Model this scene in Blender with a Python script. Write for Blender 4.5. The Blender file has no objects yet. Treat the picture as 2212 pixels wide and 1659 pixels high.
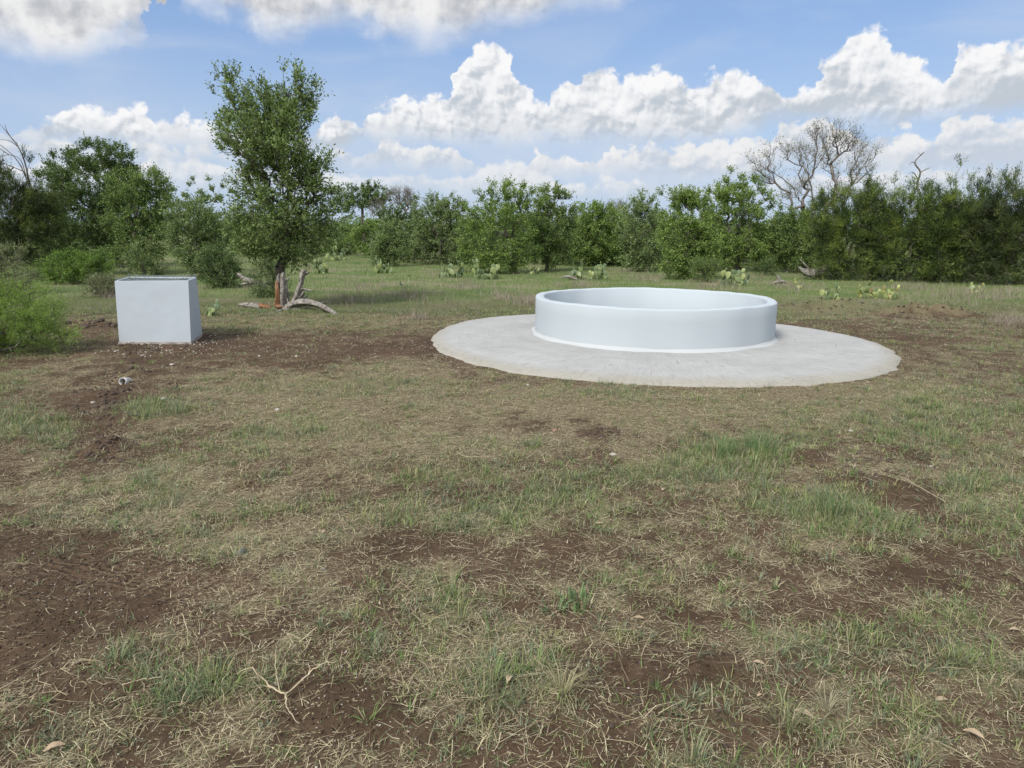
import bpy, math, random
import numpy as np
from mathutils import Matrix, Vector

rng = np.random.default_rng(11)
random.seed(11)
S = bpy.context.scene
COL = S.collection
R_ = math.radians

# ------------------------------------------------------------------ camera
CAM_H, FPX = 1.6, 1462.8          # focal length in pixels of a 2212 px wide view
PITCH, ROLL = R_(12.591), R_(0.3208)
cam = bpy.data.objects.new('camera', bpy.data.cameras.new('camera'))
COL.objects.link(cam)
S.camera = cam
cam.data.sensor_width = 36.0
cam.data.lens = FPX / 2212.0 * 36.0
cam.data.clip_start, cam.data.clip_end = 0.05, 9000.0
r0 = Vector((1, 0, 0)); d0 = Vector((0, -math.sin(PITCH), -math.cos(PITCH))); fw = Vector((0, math.cos(PITCH), -math.sin(PITCH)))
rr = r0 * math.cos(ROLL) - d0 * math.sin(ROLL)
dd = r0 * math.sin(ROLL) + d0 * math.cos(ROLL)
M = Matrix.Identity(4)
for i in range(3):
    M[i][0] = rr[i]; M[i][1] = -dd[i]; M[i][2] = -fw[i]
M[2][3] = CAM_H
cam.matrix_world = M

def ray(px, py):
    X, Y = (px - 1106) / FPX, (py - 829.5) / FPX
    c, s = math.cos(ROLL), math.sin(ROLL)
    X, Y = X * c + Y * s, -X * s + Y * c
    return np.array([X, math.cos(PITCH) - Y * math.sin(PITCH), -math.sin(PITCH) - Y * math.cos(PITCH)])
def G(px, py, z=0.0):              # ground point seen at a place of the photograph
    r = ray(px, py); t = (z - CAM_H) / r[2]
    return r * t + [0, 0, CAM_H]
def D(px, py, y):                  # point at depth y
    r = ray(px, py); return r * (y / r[1]) + [0, 0, CAM_H]
def azel(px, py):
    r = ray(px, py)
    return math.degrees(math.atan2(r[0], r[1])), math.degrees(math.atan2(r[2], math.hypot(r[0], r[1])))

# ------------------------------------------------------------------ sun, exposure
SUN_EL, SUN_ROT = 44.0, 214.0      # fairly high, behind the camera and to its left
sun = bpy.data.objects.new('sun', bpy.data.lights.new('sun', 'SUN'))
COL.objects.link(sun)
sun.data.energy = 2.95
sun.data.angle = R_(17)
sun.data.color = (1.0, 0.955, 0.90)
a = R_(SUN_ROT); e = R_(SUN_EL)
sdir = Vector((math.sin(a) * math.cos(e), math.cos(a) * math.cos(e), math.sin(e)))
sun.rotation_euler = sdir.to_track_quat('Z', 'Y').to_euler()
sun.location = sdir * 50
S.view_settings.view_transform = 'Standard'
S.view_settings.look = 'None'
EXPO = 0.47
S.view_settings.exposure = EXPO
S.view_settings.gamma = 1.0
S.cycles.max_bounces = 6
S.cycles.diffuse_bounces = 3
S.cycles.transmission_bounces = 3
S.cycles.transparent_max_bounces = 8

# ------------------------------------------------------------------ node expression helper
class NX:
    """small wrapper: arithmetic on shader sockets builds Math nodes"""
    nt = None
    def __init__(self, s): self.s = s
    @staticmethod
    def m(op, *a, clamp=False):
        n = NX.nt.nodes.new('ShaderNodeMath'); n.operation = op; n.use_clamp = clamp
        for i, v in enumerate(a):
            if isinstance(v, NX): NX.nt.links.new(v.s, n.inputs[i])
            else: n.inputs[i].default_value = float(v)
        return NX(n.outputs[0])
    def __add__(s, o): return NX.m('ADD', s, o)
    def __radd__(s, o): return NX.m('ADD', o, s)
    def __sub__(s, o): return NX.m('SUBTRACT', s, o)
    def __rsub__(s, o): return NX.m('SUBTRACT', o, s)
    def __mul__(s, o): return NX.m('MULTIPLY', s, o)
    def __rmul__(s, o): return NX.m('MULTIPLY', o, s)
    def __truediv__(s, o): return NX.m('DIVIDE', s, o)
    def clamp(s): return NX.m('ADD', s, 0.0, clamp=True)
def smooth(x, a, b, lo=0.0, hi=1.0):
    n = NX.nt.nodes.new('ShaderNodeMapRange'); n.interpolation_type = 'SMOOTHSTEP'
    for i, v in enumerate((x, a, b, lo, hi)):
        if isinstance(v, NX): NX.nt.links.new(v.s, n.inputs[i])
        else: n.inputs[i].default_value = v
    return NX(n.outputs[0])
def mixc(f, A, B, mode='MIX'):
    n = NX.nt.nodes.new('ShaderNodeMix'); n.data_type = 'RGBA'; n.blend_type = mode; n.clamp_factor = True
    if isinstance(f, NX): NX.nt.links.new(f.s, n.inputs[0])
    else: n.inputs[0].default_value = f
    for i, v in ((6, A), (7, B)):
        if isinstance(v, NX): NX.nt.links.new(v.s, n.inputs[i])
        else: n.inputs[i].default_value = (*v, 1) if len(v) == 3 else v
    return NX(n.outputs[2])
def noise(vec, scale, detail=5, rough=0.5, dist=0.0, dim='3D', out=0, lac=2.0):
    n = NX.nt.nodes.new('ShaderNodeTexNoise'); n.noise_dimensions = dim
    n.inputs['Scale'].default_value = scale; n.inputs['Detail'].default_value = detail
    n.inputs['Roughness'].default_value = rough; n.inputs['Distortion'].default_value = dist
    n.inputs['Lacunarity'].default_value = lac
    if vec is not None: NX.nt.links.new(vec.s, n.inputs['Vector'])
    return NX(n.outputs[out])
def combine(x, y, z):
    n = NX.nt.nodes.new('ShaderNodeCombineXYZ')
    for i, v in enumerate((x, y, z)):
        if isinstance(v, NX): NX.nt.links.new(v.s, n.inputs[i])
        else: n.inputs[i].default_value = v
    return NX(n.outputs[0])

# ------------------------------------------------------------------ sky with cumulus
def build_sky():
    w = bpy.data.worlds.new('World'); S.world = w; w.use_nodes = True
    nt = w.node_tree; nt.nodes.clear(); NX.nt = nt
    out = nt.nodes.new('ShaderNodeOutputWorld'); bg = nt.nodes.new('ShaderNodeBackground')
    nt.links.new(bg.outputs[0], out.inputs[0])
    sky = nt.nodes.new('ShaderNodeTexSky'); sky.sky_type = 'NISHITA'; sky.sun_disc = False
    sky.sun_elevation = R_(SUN_EL); sky.sun_rotation = R_(SUN_ROT)
    sky.air_density = 1.0; sky.dust_density = 1.0; sky.ozone_density = 1.3
    STR = 0.12
    bg.inputs[1].default_value = STR
    tc = nt.nodes.new('ShaderNodeTexCoord')
    sp = nt.nodes.new('ShaderNodeSeparateXYZ'); nt.links.new(tc.outputs['Generated'], sp.inputs[0])
    x, y, z = NX(sp.outputs[0]), NX(sp.outputs[1]), NX(sp.outputs[2])
    az = NX.m('ARCTAN2', x, y) * 57.29578                    # degrees from the view axis
    el = NX.m('ARCSINE', z) * 57.29578
    azm = NX.m('PINGPONG', az + 44.0, 88.0) - 44.0           # the same sky mirrored on round the horizon
    u = ((azm + 44.0) / 88.0).clamp()
    v2 = combine(az, el, 0.0)
    v2s = combine(az * 0.8, el * 1.25, 3.0)
    nA = noise(v2, 0.62, 5, 0.52, 0.2)                      # billows of the outline
    nB = noise(combine(az + 0.22, el - 0.30, 0.0), 0.62, 5, 0.52, 0.2)
    relief = (nB - nA)                                       # lit from above left
    nW = noise(combine(az, el, 21.0), 0.28, 4, 0.6)
    nL = noise(v2s, 0.16, 4, 0.55, 0.4)                      # broad lumps
    vo = nt.nodes.new('ShaderNodeTexVoronoi'); vo.feature = 'SMOOTH_F1'; vo.inputs['Scale'].default_value = 0.55
    vo.inputs['Smoothness'].default_value = 0.35
    wob = noise(v2, 1.1, 4, 0.6, 0.0, out=1)
    va = nt.nodes.new('ShaderNodeVectorMath'); va.operation = 'MULTIPLY_ADD'
    nt.links.new(wob.s, va.inputs[0]); va.inputs[1].default_value = (1.5, 1.5, 0); nt.links.new(v2.s, va.inputs[2])
    nt.links.new(va.outputs[0], vo.inputs['Vector'])
    vo2 = nt.nodes.new('ShaderNodeTexVoronoi'); vo2.feature = 'SMOOTH_F1'; vo2.inputs['Scale'].default_value = 1.6
    vo2.inputs['Smoothness'].default_value = 0.3; nt.links.new(va.outputs[0], vo2.inputs['Vector'])
    puff = 1.0 - NX(vo.outputs[0]) * 0.95 - NX(vo2.outputs[0]) * 0.45   # cauliflower heads

    def curve(pts, warp=0.0, warp2=0.0):
        """elevation (degrees) as a function of azimuth from outline points"""
        n = nt.nodes.new('ShaderNodeFloatCurve')
        c = n.mapping.curves[0]
        q = sorted(((azel(px, py)[0] + 44.0) / 88.0, (azel(px, py)[1] + 6) / 36.0) for px, py in pts)
        q = [(0.0, q[0][1])] + q + [(1.0, q[-1][1])]
        while len(c.points) < len(q): c.points.new(0.5, 0.5)
        for p, (a_, b_) in zip(c.points, q):
            p.location = (min(max(a_, 0), 1), min(max(b_, 0), 1)); p.handle_type = 'AUTO_CLAMPED'
        n.mapping.update()
        uu = u if not warp and not warp2 else (u + (nW - 0.5) * (warp / 88.0) + (nA - 0.5) * (warp2 / 88.0)).clamp()
        nt.links.new(uu.s, n.inputs['Value'])
        return NX(n.outputs[0]) * 36.0 - 6.0

    # base sky, whitened by thin haze towards the horizon
    col = NX(sky.outputs[0])
    k = 1.0 / STR / 2 ** EXPO
    col = mixc(0.62, col, (0.245 * k, 0.395 * k, 0.72 * k))
    hz = smooth(el, 17.0, 1.0)
    col = mixc(hz * 0.68, col, (0.55 * k, 0.655 * k, 0.82 * k))
    veil = smooth(noise(combine(az * 0.5, el * 1.6, 9.0), 0.13, 5, 0.55, 0.5), 0.42, 0.72) * smooth(el, 24.0, 4.0)
    col = mixc(veil * 0.55, col, (0.66 * k, 0.71 * k, 0.80 * k))

    def layer(col, top, base, amp, puffamp, soft, softb, bright, grey, tone=0.0, opac=1.0, contrast=1.0):
        T = curve(top, 3.2, 2.2); B = curve(base)
        th = T - B
        edge = T - el + (nA - 0.5) * amp + (puff - 0.5) * puffamp
        low = el - B + 1.1 + (nL - 0.5) * 1.7 + (nA - 0.5) * 1.8
        alpha = smooth(edge, 0.0, soft) * smooth(low, 0.0, softb) * smooth(th, 0.1, 0.6) * opac
        h = ((el - B) / NX.m('MAXIMUM', th, 0.6)).clamp()
        lum = smooth(h + tone + (nL - 0.5) * 1.1 + relief * (2.2 * contrast) + (puff - 0.45) * (0.62 * contrast), 0.0, 0.84)
        c = mixc(lum, mixc(shade, grey, tuple(a_ * 0.5 + b_ * 0.5 for a_, b_ in zip(grey, bright))), bright)
        return mixc(alpha, col, c)
    g = lambda *c: tuple(t * k for t in c)
    shade = smooth(nL + (nW - 0.5) * 0.8 + relief * 0.9, 0.36, 0.64)
    WH, GR = g(0.95, 0.95, 0.96), g(0.50, 0.55, 0.63)
    # lowest far row, thin and pale
    col = layer(col, [(0, 345), (120, 330), (290, 345), (350, 330), (450, 336), (520, 352), (640, 350), (760, 368), (880, 368), (960, 374), (1020, 360), (1090, 338), (1170, 358),
                      (1230, 392), (1330, 380), (1450, 395), (1600, 380), (1750, 370), (2000, 360), (2212, 350)],
                [(0, 392), (400, 395), (900, 402), (1300, 412), (1700, 405), (2212, 400)],
                1.6, 0.8, 0.5, 1.6, g(0.86, 0.86, 0.87), g(0.60, 0.67, 0.76), 0.0, 0.85, 0.8)
    # second row
    col = layer(col, [(0, 290), (200, 300), (480, 300), (690, 330), (745, 318), (800, 302), (900, 300), (985, 300), (1030, 345), (1120, 350), (1150, 318), (1215, 308), (1260, 340),
                      (1330, 320), (1400, 300), (1480, 306), (1590, 280), (1640, 290), (1690, 262), (1780, 245), (1870, 276), (1940, 268), (2000, 290), (2080, 250), (2130, 238), (2212, 236)],
                [(0, 322), (480, 330), (700, 345), (980, 352), (1040, 352), (1140, 362), (1250, 362), (1330, 362), (1600, 378), (1700, 345), (1850, 350), (2000, 362), (2212, 365)],
                1.9, 1.4, 0.45, 1.7, g(0.90, 0.89, 0.88), g(0.57, 0.63, 0.72), 0.04, 0.92, 0.8)
    # main towering cumulus
    col = layer(col, [(0, 262), (60, 244), (110, 250), (140, 225), (165, 212), (205, 215), (235, 226), (270, 206), (310, 212), (340, 240), (395, 242), (450, 252), (560, 262), (660, 268),
                      (695, 250), (720, 236), (770, 248), (795, 232), (820, 214), (880, 204), (930, 196), (975, 190), (985, 130), (1010, 98), (1050, 78), (1085, 84), (1110, 110), (1130, 160), (1160, 206),
                      (1190, 182), (1240, 160), (1280, 126), (1320, 132), (1345, 150), (1390, 142), (1425, 124), (1450, 134), (1480, 156), (1530, 160), (1590, 136), (1625, 146), (1665, 164), (1682, 190),
                      (1720, 184), (1770, 168), (1782, 120), (1830, 72), (1890, 42), (1925, 70), (1975, 98), (2000, 140), (2050, 148), (2075, 100), (2110, 68), (2160, 80), (2212, 76)],
                [(0, 296), (200, 300), (470, 302), (560, 300), (700, 322), (800, 290), (1000, 296), (1200, 290), (1500, 296), (1680, 262), (1900, 258), (2050, 246), (2212, 242)],
                1.6, 1.4, 0.52, 2.0, WH, g(0.54, 0.59, 0.655), 0.02, 1.0, 0.85)
    # cloud overhead: only its ragged soft lower edge is seen
    low = curve([(0, 108), (80, 128), (160, 124), (250, 108), (300, 78), (308, 10), (316, -120), (352, -120), (372, 6), (440, 22), (520, 50), (560, 74), (610, 92), (680, 72), (760, 60), (830, 82), (910, 92), (1000, 96),
                 (1060, 78), (1130, 66), (1170, 55), (1245, 34), (1320, 8), (1400, -60), (1600, -120), (2212, -120)], 9.0, 4.0)
    lf = el - low + (nL - 0.5) * 2.4 + (nA - 0.5) * 1.2
    aH = smooth(lf, -0.6, 2.3) * smooth(el, 40.0, 26.0)
    lumH = smooth((nL - 0.5) * 3.2 + (nW - 0.5) * 2.0 + relief * 1.6 + smooth(lf, 3.5, 0.0) * 0.2 + (nA - 0.5) * 1.0 + 0.40, 0.0, 1.0)
    col = mixc(aH, col, mixc(lumH, g(0.50, 0.52, 0.56), g(0.88, 0.88, 0.88)))
    # broken cloud over the rest of the dome
    nD = noise(combine(x * 3.0, y * 3.0, z), 1.1, 6, 0.55, 0.3)
    aD = smooth(nD, 0.42, 0.60) * smooth(el, 24.0, 36.0)
    col = mixc(aD, col, mixc(smooth(nD, 0.5, 0.75), g(1.5, 1.5, 1.48), g(1.0, 1.02, 1.05)))
    # below the horizon
    col = mixc(smooth(el, 0.0, -1.0), col, g(0.20, 0.21, 0.17))
    nt.links.new(col.s, bg.inputs[0])
    w.cycles.sampling_method = 'MANUAL'; w.cycles.sample_map_resolution = 512
build_sky()

# ------------------------------------------------------------------ mesh helpers
def tag(o, label=None, cat=None, group=None, kind=None):
    if label: o['label'] = label
    if cat: o['category'] = cat
    if group: o['group'] = group
    if kind: o['kind'] = kind
    return o
def empty(name, loc=(0, 0, 0), rz=0.0):
    o = bpy.data.objects.new(name, None); COL.objects.link(o)
    o.empty_display_size = 0.2; o.location = tuple(loc); o.rotation_euler = (0, 0, rz)
    return o
def mesh_np(name, V, F, mat, parent=None, color=None, smooth_=False, attrs=None, link=True):
    """V (n,3), F (m,k) all faces with k corners, or a list of such arrays; world coordinates unless parent has its own place"""
    V = np.asarray(V, dtype=np.float32)
    if parent is not None:
        V = V - np.array(parent.location, dtype=np.float32)
    Fs = F if isinstance(F, list) else [F]
    Fs = [np.asarray(f, dtype=np.int32) for f in Fs if len(f)]
    me = bpy.data.meshes.new(name)
    me.vertices.add(len(V)); me.vertices.foreach_set('co', V.ravel())
    nl = sum(f.size for f in Fs); npoly = sum(len(f) for f in Fs)
    me.loops.add(nl); me.polygons.add(npoly)
    me.loops.foreach_set('vertex_index', np.concatenate([f.ravel() for f in Fs]))
    tot = np.concatenate([np.full(len(f), f.shape[1], dtype=np.int32) for f in Fs])
    st = np.concatenate([[0], np.cumsum(tot)[:-1]]).astype(np.int32)
    me.polygons.foreach_set('loop_start', st)
    try: me.polygons.foreach_set('loop_total', tot)
    except Exception: pass
    if smooth_: me.polygons.foreach_set('use_smooth', np.ones(npoly, dtype=bool))
    if color is not None:
        at = me.color_attributes.new('Col', 'FLOAT_COLOR', 'POINT')
        c = np.ones((len(V), 4), dtype=np.float32); c[:, :3] = color
        at.data.foreach_set('color', c.ravel())
    for k_, arr in (attrs or {}).items():
        at = me.attributes.new(k_, 'FLOAT', 'POINT'); at.data.foreach_set('value', np.asarray(arr, dtype=np.float32))
    me.update(calc_edges=True); me.validate()
    me.materials.append(mat)
    o = bpy.data.objects.new(name, me)
    if link: COL.objects.link(o)
    if parent is not None: o.parent = parent
    return o
def nrm(v): return v / np.maximum(np.linalg.norm(v, axis=-1, keepdims=True), 1e-9)
class MB:
    def __init__(s): s.V = []; s.F = []; s.n = 0; s.C = []
    def add(s, V, F, c=None):
        s.V.append(np.asarray(V, float)); s.F.append(np.asarray(F) + s.n); s.n += len(V)
        if c is not None: s.C.append(np.tile(np.asarray(c, float), (len(V), 1)) if np.ndim(c) == 1 else c)
    def build(s, name, mat, parent=None, smooth_=False):
        by = {}
        for f in s.F: by.setdefault(f.shape[1], []).append(f)
        return mesh_np(name, np.concatenate(s.V), [np.concatenate(v) for v in by.values()], mat, parent, np.concatenate(s.C) if s.C else None, smooth_)
def tube(P, Rr, sides=8, rough=0.0, seed=0, groove=0.0, close=True, flat=1.0):
    """tube along points P with radii Rr; rough = irregularity, groove = lengthwise furrows"""
    P = np.asarray(P, float); Rr = np.asarray(Rr, float); n = len(P)
    rg = np.random.default_rng(seed)
    T = nrm(np.gradient(P, axis=0))
    up = np.array([0.3, 0.2, 1.0]); up = up / np.linalg.norm(up)
    if abs(T[0] @ up) > 0.9: up = np.array([1.0, 0, 0])
    A = np.zeros_like(P); A[0] = nrm(np.cross(T[0], up))
    for i in range(1, n):
        A[i] = nrm(A[i - 1] - T[i] * (A[i - 1] @ T[i]))
    B = np.cross(T, A)
    th = np.arange(sides) / sides * 2 * np.pi
    gr = 1 + groove * rg.uniform(-1, 1, sides)
    rad = Rr[:, None] * gr[None, :] * (1 + rough * rg.uniform(-1, 1, (n, sides)))
    V = P[:, None] + rad[..., None] * (A[:, None] * np.cos(th)[None, :, None] + flat * B[:, None] * np.sin(th)[None, :, None])
    V = V.reshape(-1, 3)
    i = np.arange(n - 1)[:, None] * sides; j = np.arange(sides)[None]; j2 = (j + 1) % sides
    F = np.stack([i + j, i + j2, i + sides + j2, i + sides + j], -1).reshape(-1, 4)
    if close:
        V = np.vstack([V, P[0], P[-1]]); c0 = n * sides
        jj = np.arange(sides)
        F0 = np.stack([(jj + 1) % sides, jj, np.full(sides, c0), np.full(sides, c0)], 1)[:, :3]
        F1 = np.stack([(n - 1) * sides + jj, (n - 1) * sides + (jj + 1) % sides, np.full(sides, c0 + 1)], 1)
        return V, F, np.vstack([F0, F1])
    return V, F, np.zeros((0, 3), int)
def add_tube(mb, *a, c=None, **k):
    V, F, T3 = tube(*a, **k)
    n0 = mb.n
    mb.add(V, F, c)
    if len(T3): mb.F.append(T3 + n0)
def spline(P, n):
    """Catmull-Rom through points (columns may include a radius)"""
    P = np.asarray(P, float); Q = np.vstack([2 * P[0] - P[1], P, 2 * P[-1] - P[-2]])
    t = np.linspace(0, len(P) - 1 - 1e-6, n); i = t.astype(int); f = (t - i)[:, None]
    p0, p1, p2, p3 = Q[i], Q[i + 1], Q[i + 2], Q[i + 3]
    return 0.5 * ((2 * p1) + (-p0 + p2) * f + (2 * p0 - 5 * p1 + 4 * p2 - p3) * f ** 2 + (-p0 + 3 * p1 - 3 * p2 + p3) * f ** 3)
def segs(P0, P1, R0, R1, sides=4):
    """many separate tapered twigs at once"""
    d = nrm(P1 - P0); ref = np.where(np.abs(d[:, 2:3]) > 0.9, [[1., 0, 0]], [[0, 0, 1.]])
    A = nrm(np.cross(d, ref)); B = np.cross(d, A)
    th = np.arange(sides) / sides * 2 * np.pi
    ring = A[:, None] * np.cos(th)[None, :, None] + B[:, None] * np.sin(th)[None, :, None]
    V = np.concatenate([P0[:, None] + ring * R0[:, None, None], P1[:, None] + ring * R1[:, None, None]], 1).reshape(-1, 3)
    base = np.arange(len(P0))[:, None, None] * 2 * sides; j = np.arange(sides); j2 = (j + 1) % sides
    F = (base + np.stack([j, j2, sides + j2, sides + j], 1)[None]).reshape(-1, 4)
    return V, F
def vnoise(x, y, seed=0):
    xi = np.floor(x).astype(np.int64); yi = np.floor(y).astype(np.int64); fx = x - xi; fy = y - yi
    fx = fx * fx * (3 - 2 * fx); fy = fy * fy * (3 - 2 * fy)
    def h(a, b):
        q = (a * 374761393 + b * 668265263 + seed * 974634777) & 0xffffffff
        q = ((q ^ (q >> 13)) * 1274126177) & 0xffffffff
        return ((q ^ (q >> 16)) & 0xffff) / 65535.0
    return (h(xi, yi) * (1 - fx) + h(xi + 1, yi) * fx) * (1 - fy) + (h(xi, yi + 1) * (1 - fx) + h(xi + 1, yi + 1) * fx) * fy
def fbm(x, y, seed=0, oct=4):
    s = 0; a_ = 0.5; t = 0
    for o in range(oct):
        s = s + a_ * vnoise(x * 2 ** o + o * 17.3, y * 2 ** o - o * 9.1, seed + o); t += a_; a_ *= 0.55
    return s / t

# ------------------------------------------------------------------ materials
def new_mat(name):
    m = bpy.data.materials.new(name); m.use_nodes = True
    nt = m.node_tree; nt.nodes.clear(); NX.nt = nt
    out = nt.nodes.new('ShaderNodeOutputMaterial'); b = nt.nodes.new('ShaderNodeBsdfPrincipled')
    nt.links.new(b.outputs[0], out.inputs[0])
    return m, nt, b, out
def bump(nt, b, h, strength, dist):
    n = nt.nodes.new('ShaderNodeBump'); n.inputs['Strength'].default_value = strength; n.inputs['Distance'].default_value = dist
    nt.links.new(h.s, n.inputs['Height']); nt.links.new(n.outputs[0], b.inputs['Normal'])
def obj_co(nt):
    return NX(nt.nodes.new('ShaderNodeTexCoord').outputs['Object'])
def attr(nt, name, out='Fac'):
    n = nt.nodes.new('ShaderNodeAttribute'); n.attribute_name = name
    return NX(n.outputs[out])
def ramp(f, stops):
    n = NX.nt.nodes.new('ShaderNodeValToRGB'); NX.nt.links.new(f.s, n.inputs[0]); r = n.color_ramp
    while len(r.elements) < len(stops): r.elements.new(0.5)
    for e_, (p, c) in zip(r.elements, stops): e_.position = p; e_.color = (*c, 1)
    return NX(n.outputs[0])
def leaf_mat(name, cols, trans=0.27, rough=0.55, spec=0.25, clump=1.6, cw=1.1, iw=0.62):
    m, nt, b, out = new_mat(name)
    g_ = nt.nodes.new('ShaderNodeNewGeometry')
    isl = NX(g_.outputs['Random Per Island'])
    cl = noise(obj_co(nt), clump, 3, 0.5)
    f = (isl * iw + (cl - 0.5) * cw + (0.5 - iw / 2)).clamp()
    c = ramp(f, [(i / (len(cols) - 1), q) for i, q in enumerate(cols)])
    nt.links.new(c.s, b.inputs['Base Color'])
    b.inputs['Roughness'].default_value = rough
    b.inputs['Specular IOR Level'].default_value = spec
    tr = nt.nodes.new('ShaderNodeBsdfTranslucent')
    tc_ = mixc(1.0, c, (1.15, 1.25, 0.55), 'MULTIPLY'); nt.links.new(tc_.s, tr.inputs[0])
    mx = nt.nodes.new('ShaderNodeMixShader'); mx.inputs[0].default_value = trans
    nt.links.new(b.outputs[0], mx.inputs[1]); nt.links.new(tr.outputs[0], mx.inputs[2]); nt.links.new(mx.outputs[0], out.inputs[0])
    return m
def blade_mat(name, trans=0.25):
    m, nt, b, out = new_mat(name)
    c = attr(nt, 'Col', 'Color')
    nt.links.new(c.s, b.inputs['Base Color']); b.inputs['Roughness'].default_value = 0.7; b.inputs['Specular IOR Level'].default_value = 0.15
    tr = nt.nodes.new('ShaderNodeBsdfTranslucent'); nt.links.new(c.s, tr.inputs[0])
    mx = nt.nodes.new('ShaderNodeMixShader'); mx.inputs[0].default_value = trans
    nt.links.new(b.outputs[0], mx.inputs[1]); nt.links.new(tr.outputs[0], mx.inputs[2]); nt.links.new(mx.outputs[0], out.inputs[0])
    return m
def wood_mat(name, cols, scale=8.0, stretch=(1, 1, 0.25), rough=0.85, bs=0.6):
    m, nt, b, out = new_mat(name)
    mp = nt.nodes.new('ShaderNodeMapping'); nt.links.new(obj_co(nt).s, mp.inputs[0]); mp.inputs['Scale'].default_value = stretch
    n1 = noise(NX(mp.outputs[0]), scale, 7, 0.65, 0.4)
    c = ramp(n1, [(0.30 + 0.4 * i / (len(cols) - 1), q) for i, q in enumerate(cols)])
    nt.links.new(c.s, b.inputs['Base Color']); b.inputs['Roughness'].default_value = rough
    b.inputs['Specular IOR Level'].default_value = 0.2
    bump(nt, b, n1, bs, 0.02)
    return m
M_OAK = leaf_mat('oak_leaf', [(.048, .076, .026), (.108, .165, .050), (.180, .255, .076), (.29, .37, .13)])
M_OAKM = leaf_mat('big_oak_leaf', [(.050, .078, .028), (.115, .172, .056), (.19, .265, .084), (.32, .40, .16)], clump=2.6)
M_OAKD = leaf_mat('oak_leaf_dark', [(.034, .060, .024), (.078, .126, .044), (.138, .20, .066), (.22, .295, .105)])
M_OAKY = leaf_mat('oak_leaf_bright', [(.060, .100, .026), (.130, .205, .050), (.215, .305, .076), (.32, .42, .13)])
M_OLIVE = leaf_mat('olive_leaf', [(.070, .102, .042), (.140, .195, .078), (.21, .28, .115), (.31, .38, .175)])
M_JUN = leaf_mat('juniper_scale', [(.018, .034, .012), (.055, .092, .024), (.135, .195, .044), (.30, .37, .085)], clump=1.9, cw=2.4, iw=.5)
M_JUND = leaf_mat('juniper_scale_dark', [(.018, .031, .013), (.044, .069, .024), (.092, .13, .038), (.20, .24, .07)], clump=1.9, cw=2.2, iw=.5)
M_FEATH = leaf_mat('feathery_leaf', [(.12, .18, .05), (.19, .28, .07), (.26, .37, .10), (.34, .44, .15)], trans=0.45)
M_SHRUB = leaf_mat('shrub_leaf', [(.065, .115, .028), (.115, .195, .040), (.17, .27, .055), (.25, .35, .09)])
M_GREYSH = leaf_mat('grey_shrub_leaf', [(0.099, 0.124, 0.066), (0.165, 0.190, 0.099), (0.231, 0.256, 0.140), (0.330, 0.346, 0.198)])
M_FAR = leaf_mat('far_leaf', [(0.066, 0.107, 0.043), (0.099, 0.157, 0.058), (0.140, 0.214, 0.083), (0.198, 0.272, 0.116)], clump=0.25)
M_BARK = wood_mat('bark', [(0.045, 0.038, 0.032), (0.11, 0.095, 0.08), (0.20, 0.18, 0.155)], 10, (1, 1, 0.3))
M_BARKL = wood_mat('grey_bark', [(0.085, 0.073, 0.062), (0.165, 0.148, 0.13), (0.28, 0.26, 0.235)], 6, (1, 1, 0.5))
M_DEAD = wood_mat('weathered_wood', [(.05, .042, .035), (.16, .142, .12), (.29, .27, .24), (.40, .38, .35)], 14, (1, 1, 1), 0.8, 0.8)
M_ORANGE = wood_mat('split_heartwood', [(.05, .024, .014), (.18, .085, .042), (.32, .17, .085), (.40, .30, .21)], 16, (1, 1, 0.2), 0.8, 0.8)
M_BLADE = blade_mat('grass_blade')
M_STRAW = blade_mat('straw', 0.1)

# ------------------------------------------------------------------ zones of the ground
def zone(px, py, rx, ry, amp, sharp=1.0):
    c = G(px, py)[:2]
    ax = (G(px + rx, py)[:2] - G(px - rx, py)[:2]) / 2; ay = (G(px, py - ry)[:2] - G(px, py + ry)[:2]) / 2
    return c, np.linalg.inv(np.stack([ax, ay], 1)), amp, sharp
BARE = [zone(*z) for z in [
    (560, 752, 430, 38, 1.0), (900, 740, 120, 40, .5), (300, 800, 120, 45, .75), (215, 870, 75, 60, .9), (230, 965, 80, 40, .7), (110, 1030, 140, 25, .5),
    (130, 1250, 250, 150, 1.5), (330, 1330, 140, 60, .5), (60, 1440, 120, 40, .55), (860, 900, 170, 40, .55), (700, 880, 130, 22, .3), (1290, 935, 60, 18, .8), (1190, 900, 160, 30, .4),
    (1760, 985, 90, 20, .75), (1860, 1040, 100, 26, .8), (1960, 1085, 90, 34, .8), (2070, 1160, 90, 30, .45), (1000, 1190, 260, 24, .75), (1300, 1200, 160, 22, .6),
    (1880, 1230, 230, 50, .55), (2050, 1240, 120, 50, .4), (2130, 1260, 120, 40, .3), (1420, 1440, 230, 50, .75), (1300, 1520, 200, 50, .5), (1450, 1600, 180, 50, .55), (1180, 1640, 120, 40, .5), (700, 1540, 170, 90, .95),
    (700, 1370, 200, 40, .55), (520, 1270, 130, 30, .3), (1130, 1320, 100, 30, .3), (1720, 1330, 170, 30, .4), (1750, 1480, 110, 30, .3), (150, 1500, 120, 28, .35), (900, 1450, 120, 40, .35), (560, 1010, 60, 10, .3), (1850, 700, 250, 34, .6), (1800, 662, 150, 12, 1.0), (2000, 740, 110, 26, .4), (2000, 682, 130, 11, 1.1),
    (180, 705, 110, 18, .7), (60, 785, 90, 16, .8), (430, 735, 60, 20, .5), (1300, 668, 160, 7, .4), (960, 690, 120, 6, .4)]]
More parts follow.
